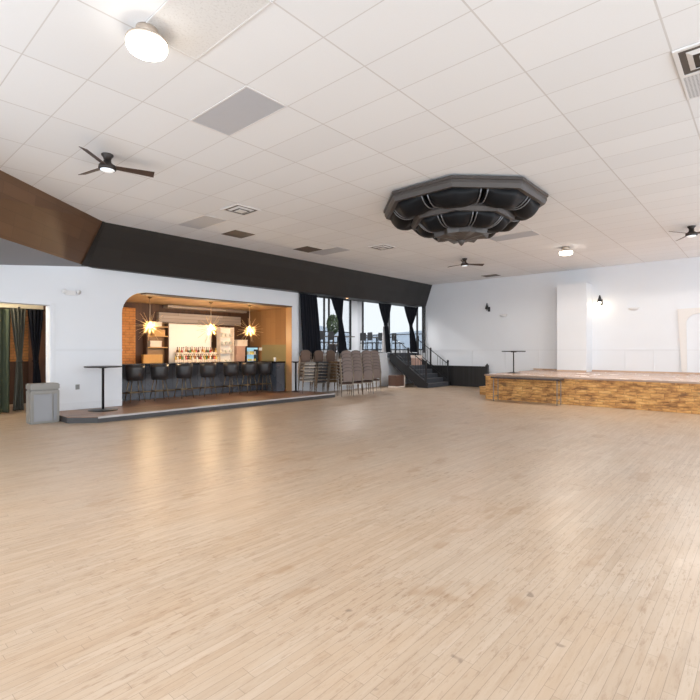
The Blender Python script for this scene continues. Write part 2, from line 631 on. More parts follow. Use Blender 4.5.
# chair rail, wainscot joints and baseboards on the white walls
s = nb()
for a, b in ((DX1, BX0), (BX1, PX1)):
    box(s, a, b, WALL - .02, WALL, EYE - .03, EYE + .03)
    box(s, a, b, WALL - .012, WALL, DECK + .02, DECK + .17)
for x in (DX1 + .02,):
    box(s, x, x + .09, WALL - .015, WALL, 0, DZ + .05)
struct('trim_4', s, M['trim'])
s = nb()
box(s, FAR - .02, FAR, 5.80, 11.84, EYE - .02, EYE + .02)
box(s, FAR - .02, FAR, -5.5, 4.80, EYE - .02, EYE + .02)
box(s, FAR - .72, FAR - .7, 4.80, 5.80, EYE - .02, EYE + .02)
for y in (9.5, 8.05, 6.7, 3.75, 2.9, 2.2, 1.3):
    box(s, FAR - .014, FAR, y - .012, y + .012, STAGE, EYE)
struct('trim_5', s, M['trim'])
s = nb()
box(s, FAR - .03, FAR, 5.8, 6.9, STAGE, STAGE + .05)
box(s, FAR - .03, FAR, -5.5, 4.80, STAGE, STAGE + .05)
box(s, FAR - .73, FAR - .7, 4.80, 5.80, STAGE, STAGE + .05)
struct('baseboard_stage', s, M['stage_top'])
s = nb()
box(s, FAR - .05, FAR, 11.86, 11.90, PLAT, SB)
box(s, FAR - .05, FAR, 11.95, 11.99, PLAT, SB)
struct('trim_6', s, M['black'])
# thin raised greige arch shape on the stage wall at the frame edge
s = nb()
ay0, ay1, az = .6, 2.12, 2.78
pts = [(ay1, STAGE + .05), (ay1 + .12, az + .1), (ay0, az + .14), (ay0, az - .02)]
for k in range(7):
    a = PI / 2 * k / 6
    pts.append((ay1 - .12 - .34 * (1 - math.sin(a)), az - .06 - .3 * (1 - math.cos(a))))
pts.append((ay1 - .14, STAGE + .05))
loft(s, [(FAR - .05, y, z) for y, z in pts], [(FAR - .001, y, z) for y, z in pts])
struct('wall_arch_band', s, plain('greige arch band', (.73, .70, .675), .6, var=.03))

# ------------------------------------------------------------------ deck, bar room shell
deck = [(3.5, WALL), (3.5, 11.1), (3.95, 10.66), (11.27, 10.66), (11.27, 12.39), (11.19, 12.66), (11.6, 12.66), (11.6, 15.8), (4.0, 15.8), (4.0, WALL)]
d = nb()
prism(d, deck, 0, DECK - .012, 0)
bmesh.ops.recalc_face_normals(d, faces=d.faces[:])
b2 = nb()
prism(b2, deck, DECK - .012, DECK, 1)
merge(d, b2, 1)
edge = [(3.5, 12.2), (3.5, 11.1), (3.95, 10.66), (11.27, 10.66), (11.27, 12.3)]
dk = struct('floor_deck', d, [M['deck_edge'], M['deck_top']])
e = nb()
for (xa, ya), (xb, yb) in list(zip(edge, edge[1:]))[2:]:
    dv = Vector((xb - xa, yb - ya, 0)).normalized()
    nrm = Vector((dv.y, -dv.x, 0))
    P, Q = Vector((xa, ya, 0)), Vector((xb, yb, 0))
    loft(e, [P + nrm * .012 + Vector((0, 0, DECK - .035)), Q + nrm * .012 + Vector((0, 0, DECK - .035)), Q - nrm * .05 + Vector((0, 0, DECK - .035)), P - nrm * .05 + Vector((0, 0, DECK - .035))],
         [P + nrm * .012 + Vector((0, 0, DECK + .004)), Q + nrm * .012 + Vector((0, 0, DECK + .004)), Q - nrm * .05 + Vector((0, 0, DECK + .004)), P - nrm * .05 + Vector((0, 0, DECK + .004))])
obj('nosing', e, M['nosing'], dk)

BY = 15.7                                                 # back wall of the bar
struct('wall_bar_back', box(nb(), 4.0, 11.74, BY, BY + .15, 0, 3.5), M['dark_boards'])
struct('wall_bar_side', box(nb(), 11.6, 11.74, WALL + T, BY, DECK, 3.5), M['bar_wood'])
struct('wall_bar_end', box(nb(), 4.0, 4.12, WALL + T, BY, DECK, 3.5), M['dark_boards'])
struct('ceiling_bar', box(nb(), 4.0, 11.6, WALL + T, BY, 3.12, 3.2), M['bar_ceiling'])
s = nb()
box(s, BX1 - .012, BX1, WALL + .012, WALL + T, DECK, BZ)
struct('trim_8', s, plain('orange wood reveal', (.46, .26, .11), .5))
s = nb()
box(s, BX0 + .62, BX1, WALL - .012, WALL + T, BZ - .035, BZ)
struct('trim_9', s, plain('dark wood lintel strip', (.10, .06, .04), .5))
# brick pier at the end of the back wall
struct('wall_brick_pier', box(nb(), sx(121, BY - .2), sx(135.5, BY - .2), BY - .2, BY, DECK, 2.92), M['brick'])
# grey boards above the back bar and the olive dado
gx0, gx1 = sx(167, BY - .25), sx(246, BY - .25)
g = nb()
box(g, gx0, gx1, BY - .30, BY, hz(313, gx1, BY - .3), 3.1)
box(g, gx0 - .25, gx1 - .2, BY - .18, BY, hz(323.5, 9, BY - .2), hz(314.2, 9, BY - .2))
struct('wall_grey_boards', g, M['grey_boards'])
s = nb()
box(s, 11.565, 11.6, 12.7, 14.9, DECK, 1.75)
struct('trim_10', s, M['olive'])

# room beyond the doorway
struct('wall_brick', box(nb(), -3.2, 5.2, 16.2, 16.35, 0, 3.6), M['brick'])
struct('trim_11', box(nb(), -3.2, 5.2, 16.14, 16.2, 0, 1.22), M['dark_boards'])
struct('ceiling_annex', box(nb(), -3.2, 4.0, WALL + T, 16.2, 3.3, 3.4), M['cream'])
struct('wall_annex', box(nb(), -3.2, 3.98, 14.42, 14.55, 2.62, 3.3), M['cream'])
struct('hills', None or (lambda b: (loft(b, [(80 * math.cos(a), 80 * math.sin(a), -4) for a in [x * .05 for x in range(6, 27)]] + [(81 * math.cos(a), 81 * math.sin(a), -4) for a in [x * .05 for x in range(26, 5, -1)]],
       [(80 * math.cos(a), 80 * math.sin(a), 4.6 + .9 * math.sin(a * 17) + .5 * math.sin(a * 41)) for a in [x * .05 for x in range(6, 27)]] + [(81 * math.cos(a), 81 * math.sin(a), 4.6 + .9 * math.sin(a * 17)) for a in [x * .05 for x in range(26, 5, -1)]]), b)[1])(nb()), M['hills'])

# ------------------------------------------------------------------ stage
SX, SY1 = 14.1, 6.75
s = nb()
box(s, SX, SX + .05, -5.5, SY1, 0, STAGE - .05)
stage = thing('stage', 'low wide stage clad in rough orange split wood against white wall', 'stage', (0, 0, 0))
obj('front_cladding', s, M['stage_front'], stage)
obj('end_cladding', box(nb(), SX + .05, FAR - .02, SY1 - .05, SY1, 0, STAGE - .05), M['stage_side'], stage)
obj('stage_top', box(nb(), SX - .03, FAR - .02, -5.5, SY1 + .03, STAGE - .05, STAGE), M['stage_top'], stage)
st = thing('stage_step', 'small orange wooden step beside the stage end', 'step', (sx(476, 8.0), 8.0, 0), 0)
st.location = (15.55, 7.35, 0)
obj('tread', box(nb(), -.3, .3, -.2, .2, .24, .28, .005), M['stage_side'], st)
obj('riser_box', box(nb(), -.28, .28, -.18, .18, 0, .24), M['stage_side'], st)

# ------------------------------------------------------------------ stairs to the raised area
SXL, SXR, SY0, TR, NR = 16.4, 18.2, 10.4, .27, 8
RS = PLAT / NR
stairs = thing('staircase', 'short dark carpeted staircase climbing to the raised dining area', 'stairs', (0, 0, 0))
b = nb()
pf = [(SY0, 0)]
for k in range(NR):
    pf.append((SY0 + k * TR, (k + 1) * RS))
    pf.append((SY0 + (k + 1) * TR if k < NR - 1 else SY0 + 7 * TR + .0, (k + 1) * RS))
pf = pf[:-1]
pf.append((12.28, PLAT))
pf.append((12.28, PLAT - .36))
pf.append((SY0 + .42, 0))
b2 = bmesh.new()
L = [b2.verts.new((SXL + .06, y, z)) for y, z in pf]
R = [b2.verts.new((SXR - .06, y, z)) for y, z in pf]
b2.faces.new(L)
b2.faces.new(R[::-1])
for i in range(len(pf)):
    j = (i + 1) % len(pf)
    b2.faces.new((L[i], L[j], R[j], R[i]))
merge(b, b2)
obj('flight', b, M['stair'], stairs)
nz = nb()
for k in range(NR):
    box(nz, SXL + .07, SXR - .07, SY0 + k * TR - .015, SY0 + k * TR + .03, (k + 1) * RS - .02, (k + 1) * RS + .004)
obj('nosing', nz, plain('worn grey nosing', (.09, .095, .105), .5), stairs)
for x0 in (SXL, SXR - .06):
    pl = [(SY0 - .03, 0), (SY0 - .03, .2), (12.1, PLAT - .03), (12.28, PLAT - .1), (12.28, PLAT - .36), (SY0 + .42, 0)]
    obj('stringer', loft(nb(), [(x0, y, z) for y, z in pl], [(x0 + .06, y, z) for y, z in pl]), M['black'], stairs)


def railing(name, label, x):
    r = thing(name, label, 'railing', (x, 0, 0))
    for yy, zb in ((SY0 + .05, RS), (SY0 + 3.4 * TR, 4 * RS), (11.98, 7 * RS)):
        nbm = nb()
        box(nbm, -.028, .028, yy - .028, yy + .028, zb + .02, zb + .86)
        lathe(nbm, [(.05, zb + .86), (.05, zb + .9), (.03, zb + .93), (0, zb + .96)], 10, 0, yy)
        obj('newel', nbm, M['black'], r)
    p0, p1 = Vector((0, SY0 + .05, RS + .78)), Vector((0, 11.98, 7 * RS + .78))
    obj('handrail', tube(nb(), [p0, p1], .017), M['black'], r)
    obj('lower_rail', tube(nb(), [p0 - Vector((0, 0, .62)), p1 - Vector((0, 0, .62))], .014), M['black'], r)
    for k in range(1, 12):
        if k in (6, 5):
            continue
        q = p0.lerp(p1, k / 12)
        obj('baluster', tube(nb(), [q, q - Vector((0, 0, .62))], .009, 6), M['black'], r)
    return r


railing('stair_railing', 'black iron stair railing beside the white stage wall', SXR - .03)
railing('stair_railing', 'black iron stair railing on the open side above the brown crate', SXL + .03)
# black beadboard screen between stairs and stage
bp = thing('beadboard_screen', 'low black beadboard screen between the stairs and the stage', 'screen', (0, 0, 0))
obj('panel', box(nb(), 18.30, 18.36, 8.75, 11.6, 0, .83), M['slat_black'], bp)
obj('cap', box(nb(), 18.27, 18.39, 8.72, 11.6, .83, .87), M['black'], bp)
obj('post', lathe(box(nb(), 18.26, 18.40, 8.66, 8.76, 0, .92), [(.05, .92), (.03, .97), (0, 1.0)], 8, 18.33, 8.71), M['black'], bp)
# crate by the stairs and box on the stairs
cr = thing('crate', 'brown wooden crate on the floor beside the staircase', 'crate', (16.0, 11.62, 0), math.radians(0))
k_ = nb()
box(k_, -.3, .3, -.2, .2, .06, .50, .01)
obj('body', k_, M['wood_brown'], cr)
obj('base', box(nb(), -.31, .31, -.21, .21, 0, .06), M['pale_paper'], cr)
obj('corner_strip', box(nb(), .265, .315, -.215, -.17, .06, .51), M['pale_paper'], cr)
cb = thing('cardboard_box', 'pinkish cardboard box with open flaps left on the stairs', 'box', (17.5, SY0 + 5 * TR - .13 + .0, 5 * RS + .005), 0)
obj('body', box(nb(), -.26, .26, -.11, .11, 0, .30), M['cardboard'], cb)
for s_ in (-1, 1):
    obj('flap', loft(nb(), [(-.25, s_ * .11, .30), (.25, s_ * .11, .30), (.25, s_ * .10, .305), (-.25, s_ * .10, .305)],
                     [(-.25, s_ * .15, .42), (.25, s_ * .15, .42), (.25, s_ * .14, .425), (-.25, s_ * .14, .425)]), M['pale_paper'], cb)


# ------------------------------------------------------------------ curtains
def curtain(name, label, Y, top, bot, z0, z1, tie=None, mat='black_fabric', pleats=6, amp=.045, group=None, half=.55, rod=False):
    """A pleated panel from z1 down to z0; tie = (x, z, half width) where it is gathered."""
    t = thing(name, label, 'curtain', ((top[0] + top[1]) / 2, Y, z0), 0, group)
    ox = (top[0] + top[1]) / 2
    nu, nv = pleats * 8, 26
    b2 = bmesh.new()
    grid = []
    for j in range(nv + 1):
        z = z1 + (z0 - z1) * j / nv
        if tie:
            tx, tz, th = tie
            if z > tz:
                f = ((z1 - z) / (z1 - tz)) ** 1.15
                l = top[0] + (tx - th - top[0]) * f
                r_ = top[1] + (tx + th - top[1]) * f
            else:
                f = ((tz - z) / (tz - z0)) ** .8
                l = tx - th + (bot[0] - tx + th) * f
                r_ = tx + th + (bot[1] - tx - th) * f
        else:
            f = j / nv
            l = top[0] + (bot[0] - top[0]) * f
            r_ = top[1] + (bot[1] - top[1]) * f
        a = amp * (.5 + .5 * min(1, (r_ - l) / (top[1] - top[0])))
        row = []
        for i in range(nu + 1):
            u = i / nu
            ph = u * pleats * 2 * PI
            row.append(b2.verts.new((l + (r_ - l) * u - ox, a * math.sin(ph) + .3 * a * math.sin(ph * .37 + j * .15), z - z0)))
        grid.append(row)
    for j in range(nv):
        for i in range(nu):
            f = b2.faces.new((grid[j][i], grid[j][i + 1], grid[j + 1][i + 1], grid[j + 1][i]))
            f.smooth = True
    bm = nb()
    merge(bm, b2)
    c = obj('cloth', bm, M[mat], t)
    md = c.modifiers.new('thick', 'SOLIDIFY')
    md.thickness = .012
    if tie:
        tb = nb()
        tx, tz, th = tie
        tube(tb, [(tx - ox + (th + .02) * math.cos(a * PI / 6), (amp * .8 + .03) * math.sin(a * PI / 6), tz - z0) for a in range(12)], .018, 6, True)
        obj('tieback', tb, M[mat], t)
    return t


CY = 12.22
curtain('curtain', 'wide black curtain hanging straight behind the stacked chairs', CY, (sx(300.5, CY), sx(316, CY)), (sx(303, CY), sx(321.5, CY)), 1.22, SB - .03, pleats=7)
curtain('curtain', 'black tied curtain beside the small potted tree', CY, (sx(331.5, CY), sx(343, CY)), (sx(339.5, CY), sx(348, CY)), 1.22, SB - .03,
        (sx(340.3, CY), hz(320, 13.5, CY), .085), pleats=5)
curtain('curtain', 'black tied curtain with a white sheer under its tie', CY, (sx(379, CY), sx(391, CY)), (sx(386.5, CY), sx(391, CY)), PLAT + .03, SB - .03,
        (sx(386, CY), hz(325, 16.4, CY), .09), pleats=5)
curtain('sheer_curtain', 'narrow white sheer hanging under the tied black curtain', CY + .13, (sx(383.5, CY + .13), sx(385.5, CY + .13)), (sx(381.8, CY + .13), sx(387.5, CY + .13)), PLAT + .03, hz(326, 16.3, CY),
        None, 'white_fabric', 3, .02)
curtain('curtain', 'black tied curtain above the foot of the stairs', CY, (sx(404.5, CY), FAR - .08), (sx(410.3, CY), FAR - .06), PLAT + .03, SB - .03,
        (sx(411, CY), hz(326, 18.2, CY), .08), pleats=5)
rod = thing('curtain_rod', 'black curtain rod with rings under the dark soffit', 'curtain rod', (11.3, CY + .1, SB - .035))
obj('rod', tube(nb(), [(0, 0, 0), (7.25, 0, 0)], .014), M['black'], rod)
for k in range(8):
    o = obj('ring', tube(nb(), [(.08 + k * .105 + 0 * q, .03 * math.cos(q * PI / 5), -.0 + .03 * math.sin(q * PI / 5)) for q in range(10)], .006, 6, True), M['chrome'], rod)

AY = 14.2
curtain('curtain', 'grey green curtain tied in the doorway showing brick behind', AY, (sx(11, AY), sx(26, AY)), (sx(13, AY), sx(24, AY)), .02, 2.6,
        (sx(19.5, AY), hz(361, 3.4, AY), .045), 'green_fabric', 4, .05)
curtain('curtain', 'black tied curtain in the doorway beside the white jamb', AY, (sx(27.5, AY), sx(43, AY)), (sx(32, AY), sx(43, AY)), .02, 2.6,
        (sx(35.5, AY), hz(361, 3.7, AY), .045), 'black_fabric', 4, .05)
curtain('curtain', 'dark green curtain hanging straight at the doorway edge', AY - .35, (2.25, sx(10.5, AY - .35)), (2.25, sx(9.5, AY - .35)), .03, 2.55,
        None, 'dark_green_fabric', 5, .05)
rd = thing('curtain_rod', 'thin black curtain rod across the inner doorway', 'curtain rod', (1.2, AY + .09, 2.6))
obj('rod', tube(nb(), [(0, 0, 0), (2.78, 0, 0)], .014), M['black'], rd)
obj('bracket', box(nb(), 2.2, 2.23, 0, .13, .02, .05), M['black'], rd)

# ------------------------------------------------------------------ bistro tables
def bistro(label, loc, r, h, square=False, pole=.028, br=.24):
    t = thing('bistro_table', label, 'table', loc)
    obj('tabletop', lathe(nb(), [(r - .01, h - .03), (r, h - .02), (r, h - .005), (r - .008, h)], 32), M['black'], t)
    obj('pole', lathe(nb(), [(pole, .03), (pole, h - .05), (.09, h - .045), (.09, h - .03)], 16), M['black'], t)
    obj('base', lathe(nb(), [(br, 0), (br, .012), (br * .5, .022), (pole * 1.4, .035)], 28), M['black'], t)
    return t


bistro('tall black bistro table on the deck before the white wall', (4.46, 11.74, DECK), .40, 1.04, br=.32)
bistro('narrow black bistro table against the white pillar by the stacked chairs', (10.86, 12.12, DECK), .16, 1.03, br=.14, pole=.03)
bistro('black pedestal table standing alone on the stage', (15.4, 6.38, STAGE), .38, .74, pole=.018, br=.2)

# ------------------------------------------------------------------ waste bin by the doorway
tb = thing('waste_bin', 'greige rectangular waste bin beside the doorway', 'bin', (3.19, 11.60, 0), 0)
b = nb()
box(b, -.27, .27, -.16, .16, 0, .70, .015)
obj('body', b, M['beige_plastic'], tb)
obj('lid', box(nb(), -.275, .275, -.165, .165, .705, .84, .02), M['beige_plastic'], tb)
obj('front_panel', box(nb(), -.21, .13, -.166, -.158, .05, .62, .004), plain('cool grey bin panel', (.25, .255, .27), .45, var=.03), tb)
obj('side_panel', box(nb(), .15, .22, -.166, -.158, .05, .62, .004), plain('cool grey bin strip', (.22, .225, .24), .45, var=.03), tb)

# emergency light, outlet
em = thing('emergency_light', 'twin headed emergency light high on the wall beside the doorway', 'emergency light', (3.95, WALL, 2.9))
obj('case', box(nb(), -.11, .11, -.06, 0, -.06, .05, .01), M['vent_white'], em)
for s_ in (-1, 1):
    h = lathe(nb(), [(.03, 0), (.055, .05), (.055, .06), (.0, .058)], 14)
    ho = obj('lamp_head', h, M['vent_white'], em)
    ho.location = (s_ * .13, -.08, .03)
    ho.rotation_euler = (math.radians(105), 0, s_ * .5)
ou = thing('wall_outlet', 'small white electrical outlet low on the white wall', 'outlet', (sx(77.5, WALL), WALL, hz(387, 4.1, WALL)))
obj('plate', box(nb(), -.045, .045, -.008, 0, -.06, .06, .003), M['beige_plastic'], ou)
for zz in (-.025, .025):
    obj('socket', box(nb(), -.018, .018, -.011, -.006, zz - .016, zz + .016, .002), M['grey_plastic'], ou)

# ------------------------------------------------------------------ the bar
bar = thing('bar_counter', 'long black bar counter with a return at one end', 'bar counter', (0, 0, 0))
f = nb()
box(f, 4.9, 10.44, 13.52, 14.10, DECK, 1.10)
obj('front', f, M['counter_front'], bar)
obj('return', box(nb(), 10.46, 10.86, 12.70, 14.10, DECK, 1.10), M['counter_front'], bar)
tp = nb()
prism(tp, [(4.9, 13.36), (10.38, 13.36), (10.38, 12.68), (10.87, 12.68), (10.87, 14.2), (4.9, 14.2)], 1.10, 1.155)
obj('countertop', tp, M['counter'], bar)
obj('foot_rail', tube(nb(), [(4.95, 13.42, DECK + .22), (10.4, 13.42, DECK + .22)], .02), M['bronze'], bar)

stool_x = [sx(x, 13.0) for x in (135, 159.5, 184, 208, 231, 249, 264.5)]


def make_stool():
    t = thing('bar_stool', '', 'bar stool', (0, 0, 0), 0, 'bar stools along the counter')
    # padded seat
    s = lathe(nb(), [(.17, .58), (.205, .60), (.21, .68), (.19, .705), (0, .71)], 20)
    obj('seat', s, M['leather'], t)
    # wrap-round back, open towards the counter (+y)
    b2 = bmesh.new()
    n = 20
    rows = []
    for j, (z, r, k) in enumerate(((.59, .215, 1.05), (.74, .24, 1.05), (.90, .25, 1.), (1.01, .25, .92))):
        ring = []
        for i in range(n + 1):
            a = -PI / 2 + (i / n - .5) * math.radians(230) * k
            ring.append(b2.verts.new((r * math.cos(a), r * math.sin(a), z)))
        rows.append(ring)
    for j in range(3):
        for i in range(n):
            fc = b2.faces.new((rows[j][i], rows[j][i + 1], rows[j + 1][i + 1], rows[j + 1][i]))
            fc.smooth = True
    bm = nb()
    merge(bm, b2)
    o = obj('backrest', bm, M['leather'], t)
    md = o.modifiers.new('thick', 'SOLIDIFY')
    md.thickness = .035
    md.offset = -1
    for sx_ in (-1, 1):
        for sy_ in (-1, 1):
            obj('leg', tube(nb(), [(sx_ * .12, sy_ * .12, .59), (sx_ * .2, sy_ * .2, .0)], [.014, .011], 8), M['bronze'], t)
    q = .17
    obj('footrest', tube(nb(), [(-q, -q, .26), (q, -q, .26), (q, q, .26), (-q, q, .26)], .011, 6, True), M['bronze'], t)
    return t


names = ['black bucket bar stool nearest the brick end of the counter'] + [f'black bucket bar stool, {ORD[k]} from the brick end of the counter' for k in range(1, 6)] + \
        ['black bucket bar stool nearest the return of the counter']
st0 = make_stool()
for k, x in enumerate(stool_x):
    o = st0 if k == 0 else dup(st0, (x, 13.0, DECK), 0)
    o.location = (x, 13.0, DECK)
    o.rotation_euler = (0, 0, random.uniform(-.2, .2))
    o['label'] = names[k]

# pendants with a starburst of thin rods around each bulb
def make_pendant():
    t = thing('pendant_light', '', 'pendant lamp', (0, 0, 2.26), 0, 'starburst pendants over the counter')
    obj('cord', tube(nb(), [(0, 0, .06), (0, 0, .83)], .008, 6), plain('pale brass rod', (.75, .6, .42), .35, .5), t)
    obj('canopy', lathe(nb(), [(.02, .80), (.07, .845), (.07, .858)], 16), M['bronze'], t)
    obj('bulb', lathe(nb(), [(0, -.055), (.035, -.04), (.05, 0), (.035, .04), (.018, .07), (.016, .1)], 16), M['bulb'], t)
    rng = random.Random(3)
    sp = plain('fine golden rods', (.85, .6, .3), .3, .7)
    n = 34
    for k in range(n):
        z = 1 - 2 * (k + .5) / n
        a = k * 2.39996
        r = math.sqrt(1 - z * z)
        v = Vector((r * math.cos(a), r * math.sin(a), z))
        if z > .95:
            continue
        ln = .40 + .14 * rng.random()
        obj('spoke', tube(nb(), [v * .05, v * ln], .0036, 5), sp, t)
    return t


pend_y = 13.65
p0 = make_pendant()
PX = [sx(x, pend_y) for x in (150, 211, 249.5)]
for k, x in enumerate(PX):
    o = p0 if k == 0 else dup(p0, (x, pend_y, 2.26), k * .7)
    o.location = (x, pend_y, 2.26)
    o['label'] = ['lit starburst pendant lamp nearest the brick pier over the bar', 'lit starburst pendant lamp in the middle over the bar counter',
                  'lit starburst pendant lamp nearest the tan wood side wall'][k]
    L_ = bpy.data.lights.new('pendant_glow', 'POINT')
    L_.energy = 52
    L_.color = (1, .72, .42)
    L_.shadow_soft_size = .09
    lo_ = bpy.data.objects.new('pendant_glow', L_)
    lo_.location = (x, pend_y - .0, 2.10)
    C.objects.link(lo_)

# back bar furniture
BB = 15.05
bb = thing('back_bar', 'dark cabinet run behind the counter carrying the bottles', 'cabinet', (0, 0, 0))
obj('body', box(nb(), 6.9, 11.5, BB, BY - .32, DECK, 1.0), M['dark_boards'], bb)
obj('worktop', box(nb(), 6.88, 11.52, BB - .03, BY - .31, 1.0, 1.04), M['counter'], bb)
for k in range(6):
    dd = obj('door', box(nb(), 6.95 + k * .73, 7.62 + k * .73, BB - .02, BB, DECK + .08, .96), M['dark_boards'], bb)
    obj('handle', box(nb(), 7.5 + k * .73, 7.52 + k * .73, BB - .045, BB - .02, .6, .8), M['bronze'], dd)
# white board / mirror behind the bottles
X0, X1 = sx(171, 15.36), sx(212.5, 15.36)
wb = thing('white_board', 'large bright white board on the back wall behind the bottles', 'board', (0, 0, 0))
obj('board', box(nb(), X0, X1, 15.50, 15.53, 1.06, hz(324, X0, 15.4)), M['white_panel'], wb)
fr = nb()
z1 = hz(324, X0, 15.4)
for a in (X0 - .03, X1):
    box(fr, a, a + .03, 15.485, 15.535, 1.06, z1 + .03)
box(fr, X0, X1, 15.485, 15.535, z1, z1 + .03)
obj('frame', fr, M['pale_paper'], wb)
# shelf with boxes next to the brick
sh = thing('shelf_unit', 'amber lit open shelf unit next to the brick pier', 'shelves', (0, 0, 0))
a0, a1 = sx(149, 15.3), sx(169.5, 15.3)
for z in (1.62, 2.0, 2.32):
    obj('shelf', box(nb(), a0, a1, 15.40, 15.65, z, z + .03), M['amber_box'], sh)
for a in (a0 - .03, a1):
    obj('upright', box(nb(), a, a + .03, 15.40, 15.65, DECK, 2.5), M['dark_boards'], sh)
obj('back_panel', box(nb(), a0, a1, 15.655, 15.69, 1.05, 2.5), M['bar_wood'], sh)


def crate_box(name, label, x0, x1, y0, y1, z0, z1, mat, cat='box', lid=True):
    t = thing(name, label, cat, ((x0 + x1) / 2, (y0 + y1) / 2, z0))
    hx, hy, h = (x1 - x0) / 2, (y1 - y0) / 2, z1 - z0
    obj('body', box(nb(), -hx, hx, -hy, hy, 0, h * .82, .006), M[mat], t)
    if lid:
        obj('lid', box(nb(), -hx - .008, hx + .008, -hy - .008, hy + .008, h * .82, h, .006), M[mat], t)
    return t


crate_box('storage_box', 'large amber box on the counter below the lit shelves', 6.97, 7.60, 15.07, 15.22, 1.042, 1.40, 'amber_box')
crate_box('storage_box', 'pale box on the lowest lit shelf', a0 + .1, a0 + .5, 15.42, 15.62, 1.652, 1.86, 'pale_paper')
crate_box('storage_box', 'amber box on the middle lit shelf', a0 + .25, a0 + .62, 15.42, 15.62, 2.032, 2.24, 'amber_box')
crate_box('storage_box', 'pale box on the topmost lit shelf', a0 + .15, a0 + .5, 15.42, 15.62, 2.352, 2.5, 'pale_paper')
# tall pale rack
r0, r1 = sx(219.5, 15.2), sx(232.5, 15.2)
rk = thing('glass_rack', 'tall pale rack of glassware beside the white board', 'rack', (0, 0, 0))
for z in (1.045, 1.42, 1.72, 2.02, 2.36):
    obj('shelf', box(nb(), r0, r1, 15.12, 15.36, z, z + .025), M['pale_paper'], rk)
for a in (r0 - .02, r1):
    obj('upright', box(nb(), a, a + .02, 15.12, 15.36, 1.045, 2.4), M['pale_paper'], rk)
obj('back_panel', box(nb(), r0, r1, 15.34, 15.36, 1.07, 2.36), M['white_panel'], rk)
gk = 0
lvl = ['lowest', 'second', 'third', 'topmost']
for q, z in enumerate((1.072, 1.447, 1.747, 2.047)):
    for j in range(3):
        g = lathe(nb(), [(.03, 0), (.036, .01), (.045, .12), (.042, .12), (.033, .012), (0, .012)], 12)
        o = obj('drinking_glass', g, M['bottle_clear'])
        o.location = (r0 + .09 + j * (r1 - r0 - .18) / 2, 15.2, z)
        tag(o, f'clear glass, {ORD[j]} from the white board on the {lvl[q]} rack shelf', 'glass', 'glasses on the pale rack')
crate_box('storage_box', 'pale box on top of the brown box stack', sx(236, 15.2), sx(246, 15.2), 15.1, 15.3, 1.70, 1.94, 'pale_paper')
crate_box('storage_box', 'upper brown box of the stack beside the cooler', sx(235, 15.2), sx(243.5, 15.2), 15.08, 15.32, 1.37, 1.70, 'cardboard')
crate_box('storage_box', 'lower brown box of the stack beside the cooler', sx(234.5, 15.2), sx(243.3, 15.2), 15.08, 15.32, 1.042, 1.37, 'cardboard')
c0, c1 = sx(245.7, 15.1), sx(257.5, 15.1)
cl = thing('drinks_cooler', 'small glass fronted drinks cooler with blue lit inside', 'cooler', ((c0 + c1) / 2, 15.2, 1.041))
hw = (c1 - c0) / 2
cs = nb()
box(cs, -hw, -hw + .03, -.14, .14, 0, .64)
box(cs, hw - .03, hw, -.14, .14, 0, .64)
box(cs, -hw + .03, hw - .03, -.14, .14, .60, .64)
box(cs, -hw + .03, hw - .03, -.14, .14, 0, .04)
obj('case', cs, M['black'], cl)
obj('interior', box(nb(), -hw + .03, hw - .03, .10, .14, .04, .60), M['cooler_blue'], cl)
obj('shelf', box(nb(), -hw + .03, hw - .03, -.08, .10, .32, .33), M['white_panel'], cl)
obj('door_frame', box(box(nb(), -hw + .03, hw - .03, -.145, -.13, .53, .60), -hw + .03, hw - .03, -.145, -.13, .0, .05), M['cooler_blue'], cl)
for q in range(10):
    z = .045 if q < 5 else .335
    o = obj('drink_can', lathe(nb(), [(.03, 0), (.034, .01), (.034, .115), (.028, .125), (0, .125)], 12), M['yellow'] if q % 3 else M['white_panel'])
    o.location = (cl.location.x - hw + .09 + (q % 5) * (2 * hw - .18) / 4, 15.15, 1.041 + z)
    tag(o, f'{"yellow" if q % 3 else "white"} can, {ORD[q % 5]} from the boxes on the {"lower" if q < 5 else "upper"} cooler shelf', 'can', 'cans in the cooler')
crate_box('switch_box', 'little white box on the tan wood side wall above the cooler', 11.54, 11.6, 14.88, 15.06, 1.53, 1.67, 'white_panel', 'switch', False)
cup = obj('paper_cup', lathe(nb(), [(.03, 0), (.04, .13), (.037, .13), (.028, .008), (0, .008)], 14), M['white_panel'])
cup.location = (10.62, 12.95, 1.156)
tag(cup, 'white paper cup standing on the return of the bar counter', 'cup')
# bottles along the back bar
cols = ['gold', 'clear', 'amber', 'green', 'clear', 'red', 'brown', 'gold', 'clear', 'amber', 'clear', 'brown', 'red', 'clear', 'gold', 'green', 'amber', 'clear', 'brown', 'red', 'gold', 'clear']
nbt = len(cols)
b0x, b1x = sx(176, 15.12), sx(218.5, 15.12)
rng = random.Random(11)
protos = {}
for k, c in enumerate(cols):
    x = b0x + (b1x - b0x) * k / (nbt - 1)
    lab = f'{c} bottle, {ORD[k]} from the amber box along the back bar'
    if c in protos:
        o = dup(protos[c], (x, 15.14, 1.04))
    else:
        o = thing('liquor_bottle', lab, 'bottle', (x, 15.14, 1.04), 0, 'bottles along the back bar')
        h = rng.uniform(.19, .24)
        obj('glass_body', lathe(nb(), [(.034, 0), (.038, .01), (.038, h), (.03, h + .03), (.013, h + .06), (.012, h + .12)], 14), M['bottle_' + c], o)
        obj('cap', lathe(nb(), [(.014, h + .12), (.014, h + .145), (0, h + .146)], 10), M['black'], o)
        obj('bottle_label', lathe(nb(), [(.0385, .05), (.0392, .055), (.0392, h - .05), (.0385, h - .045)], 14), M['pale_paper'], o)
        protos[c] = o
    o.location = (x, 15.14 + .02 * (k % 2), 1.042)
    o['label'] = lab

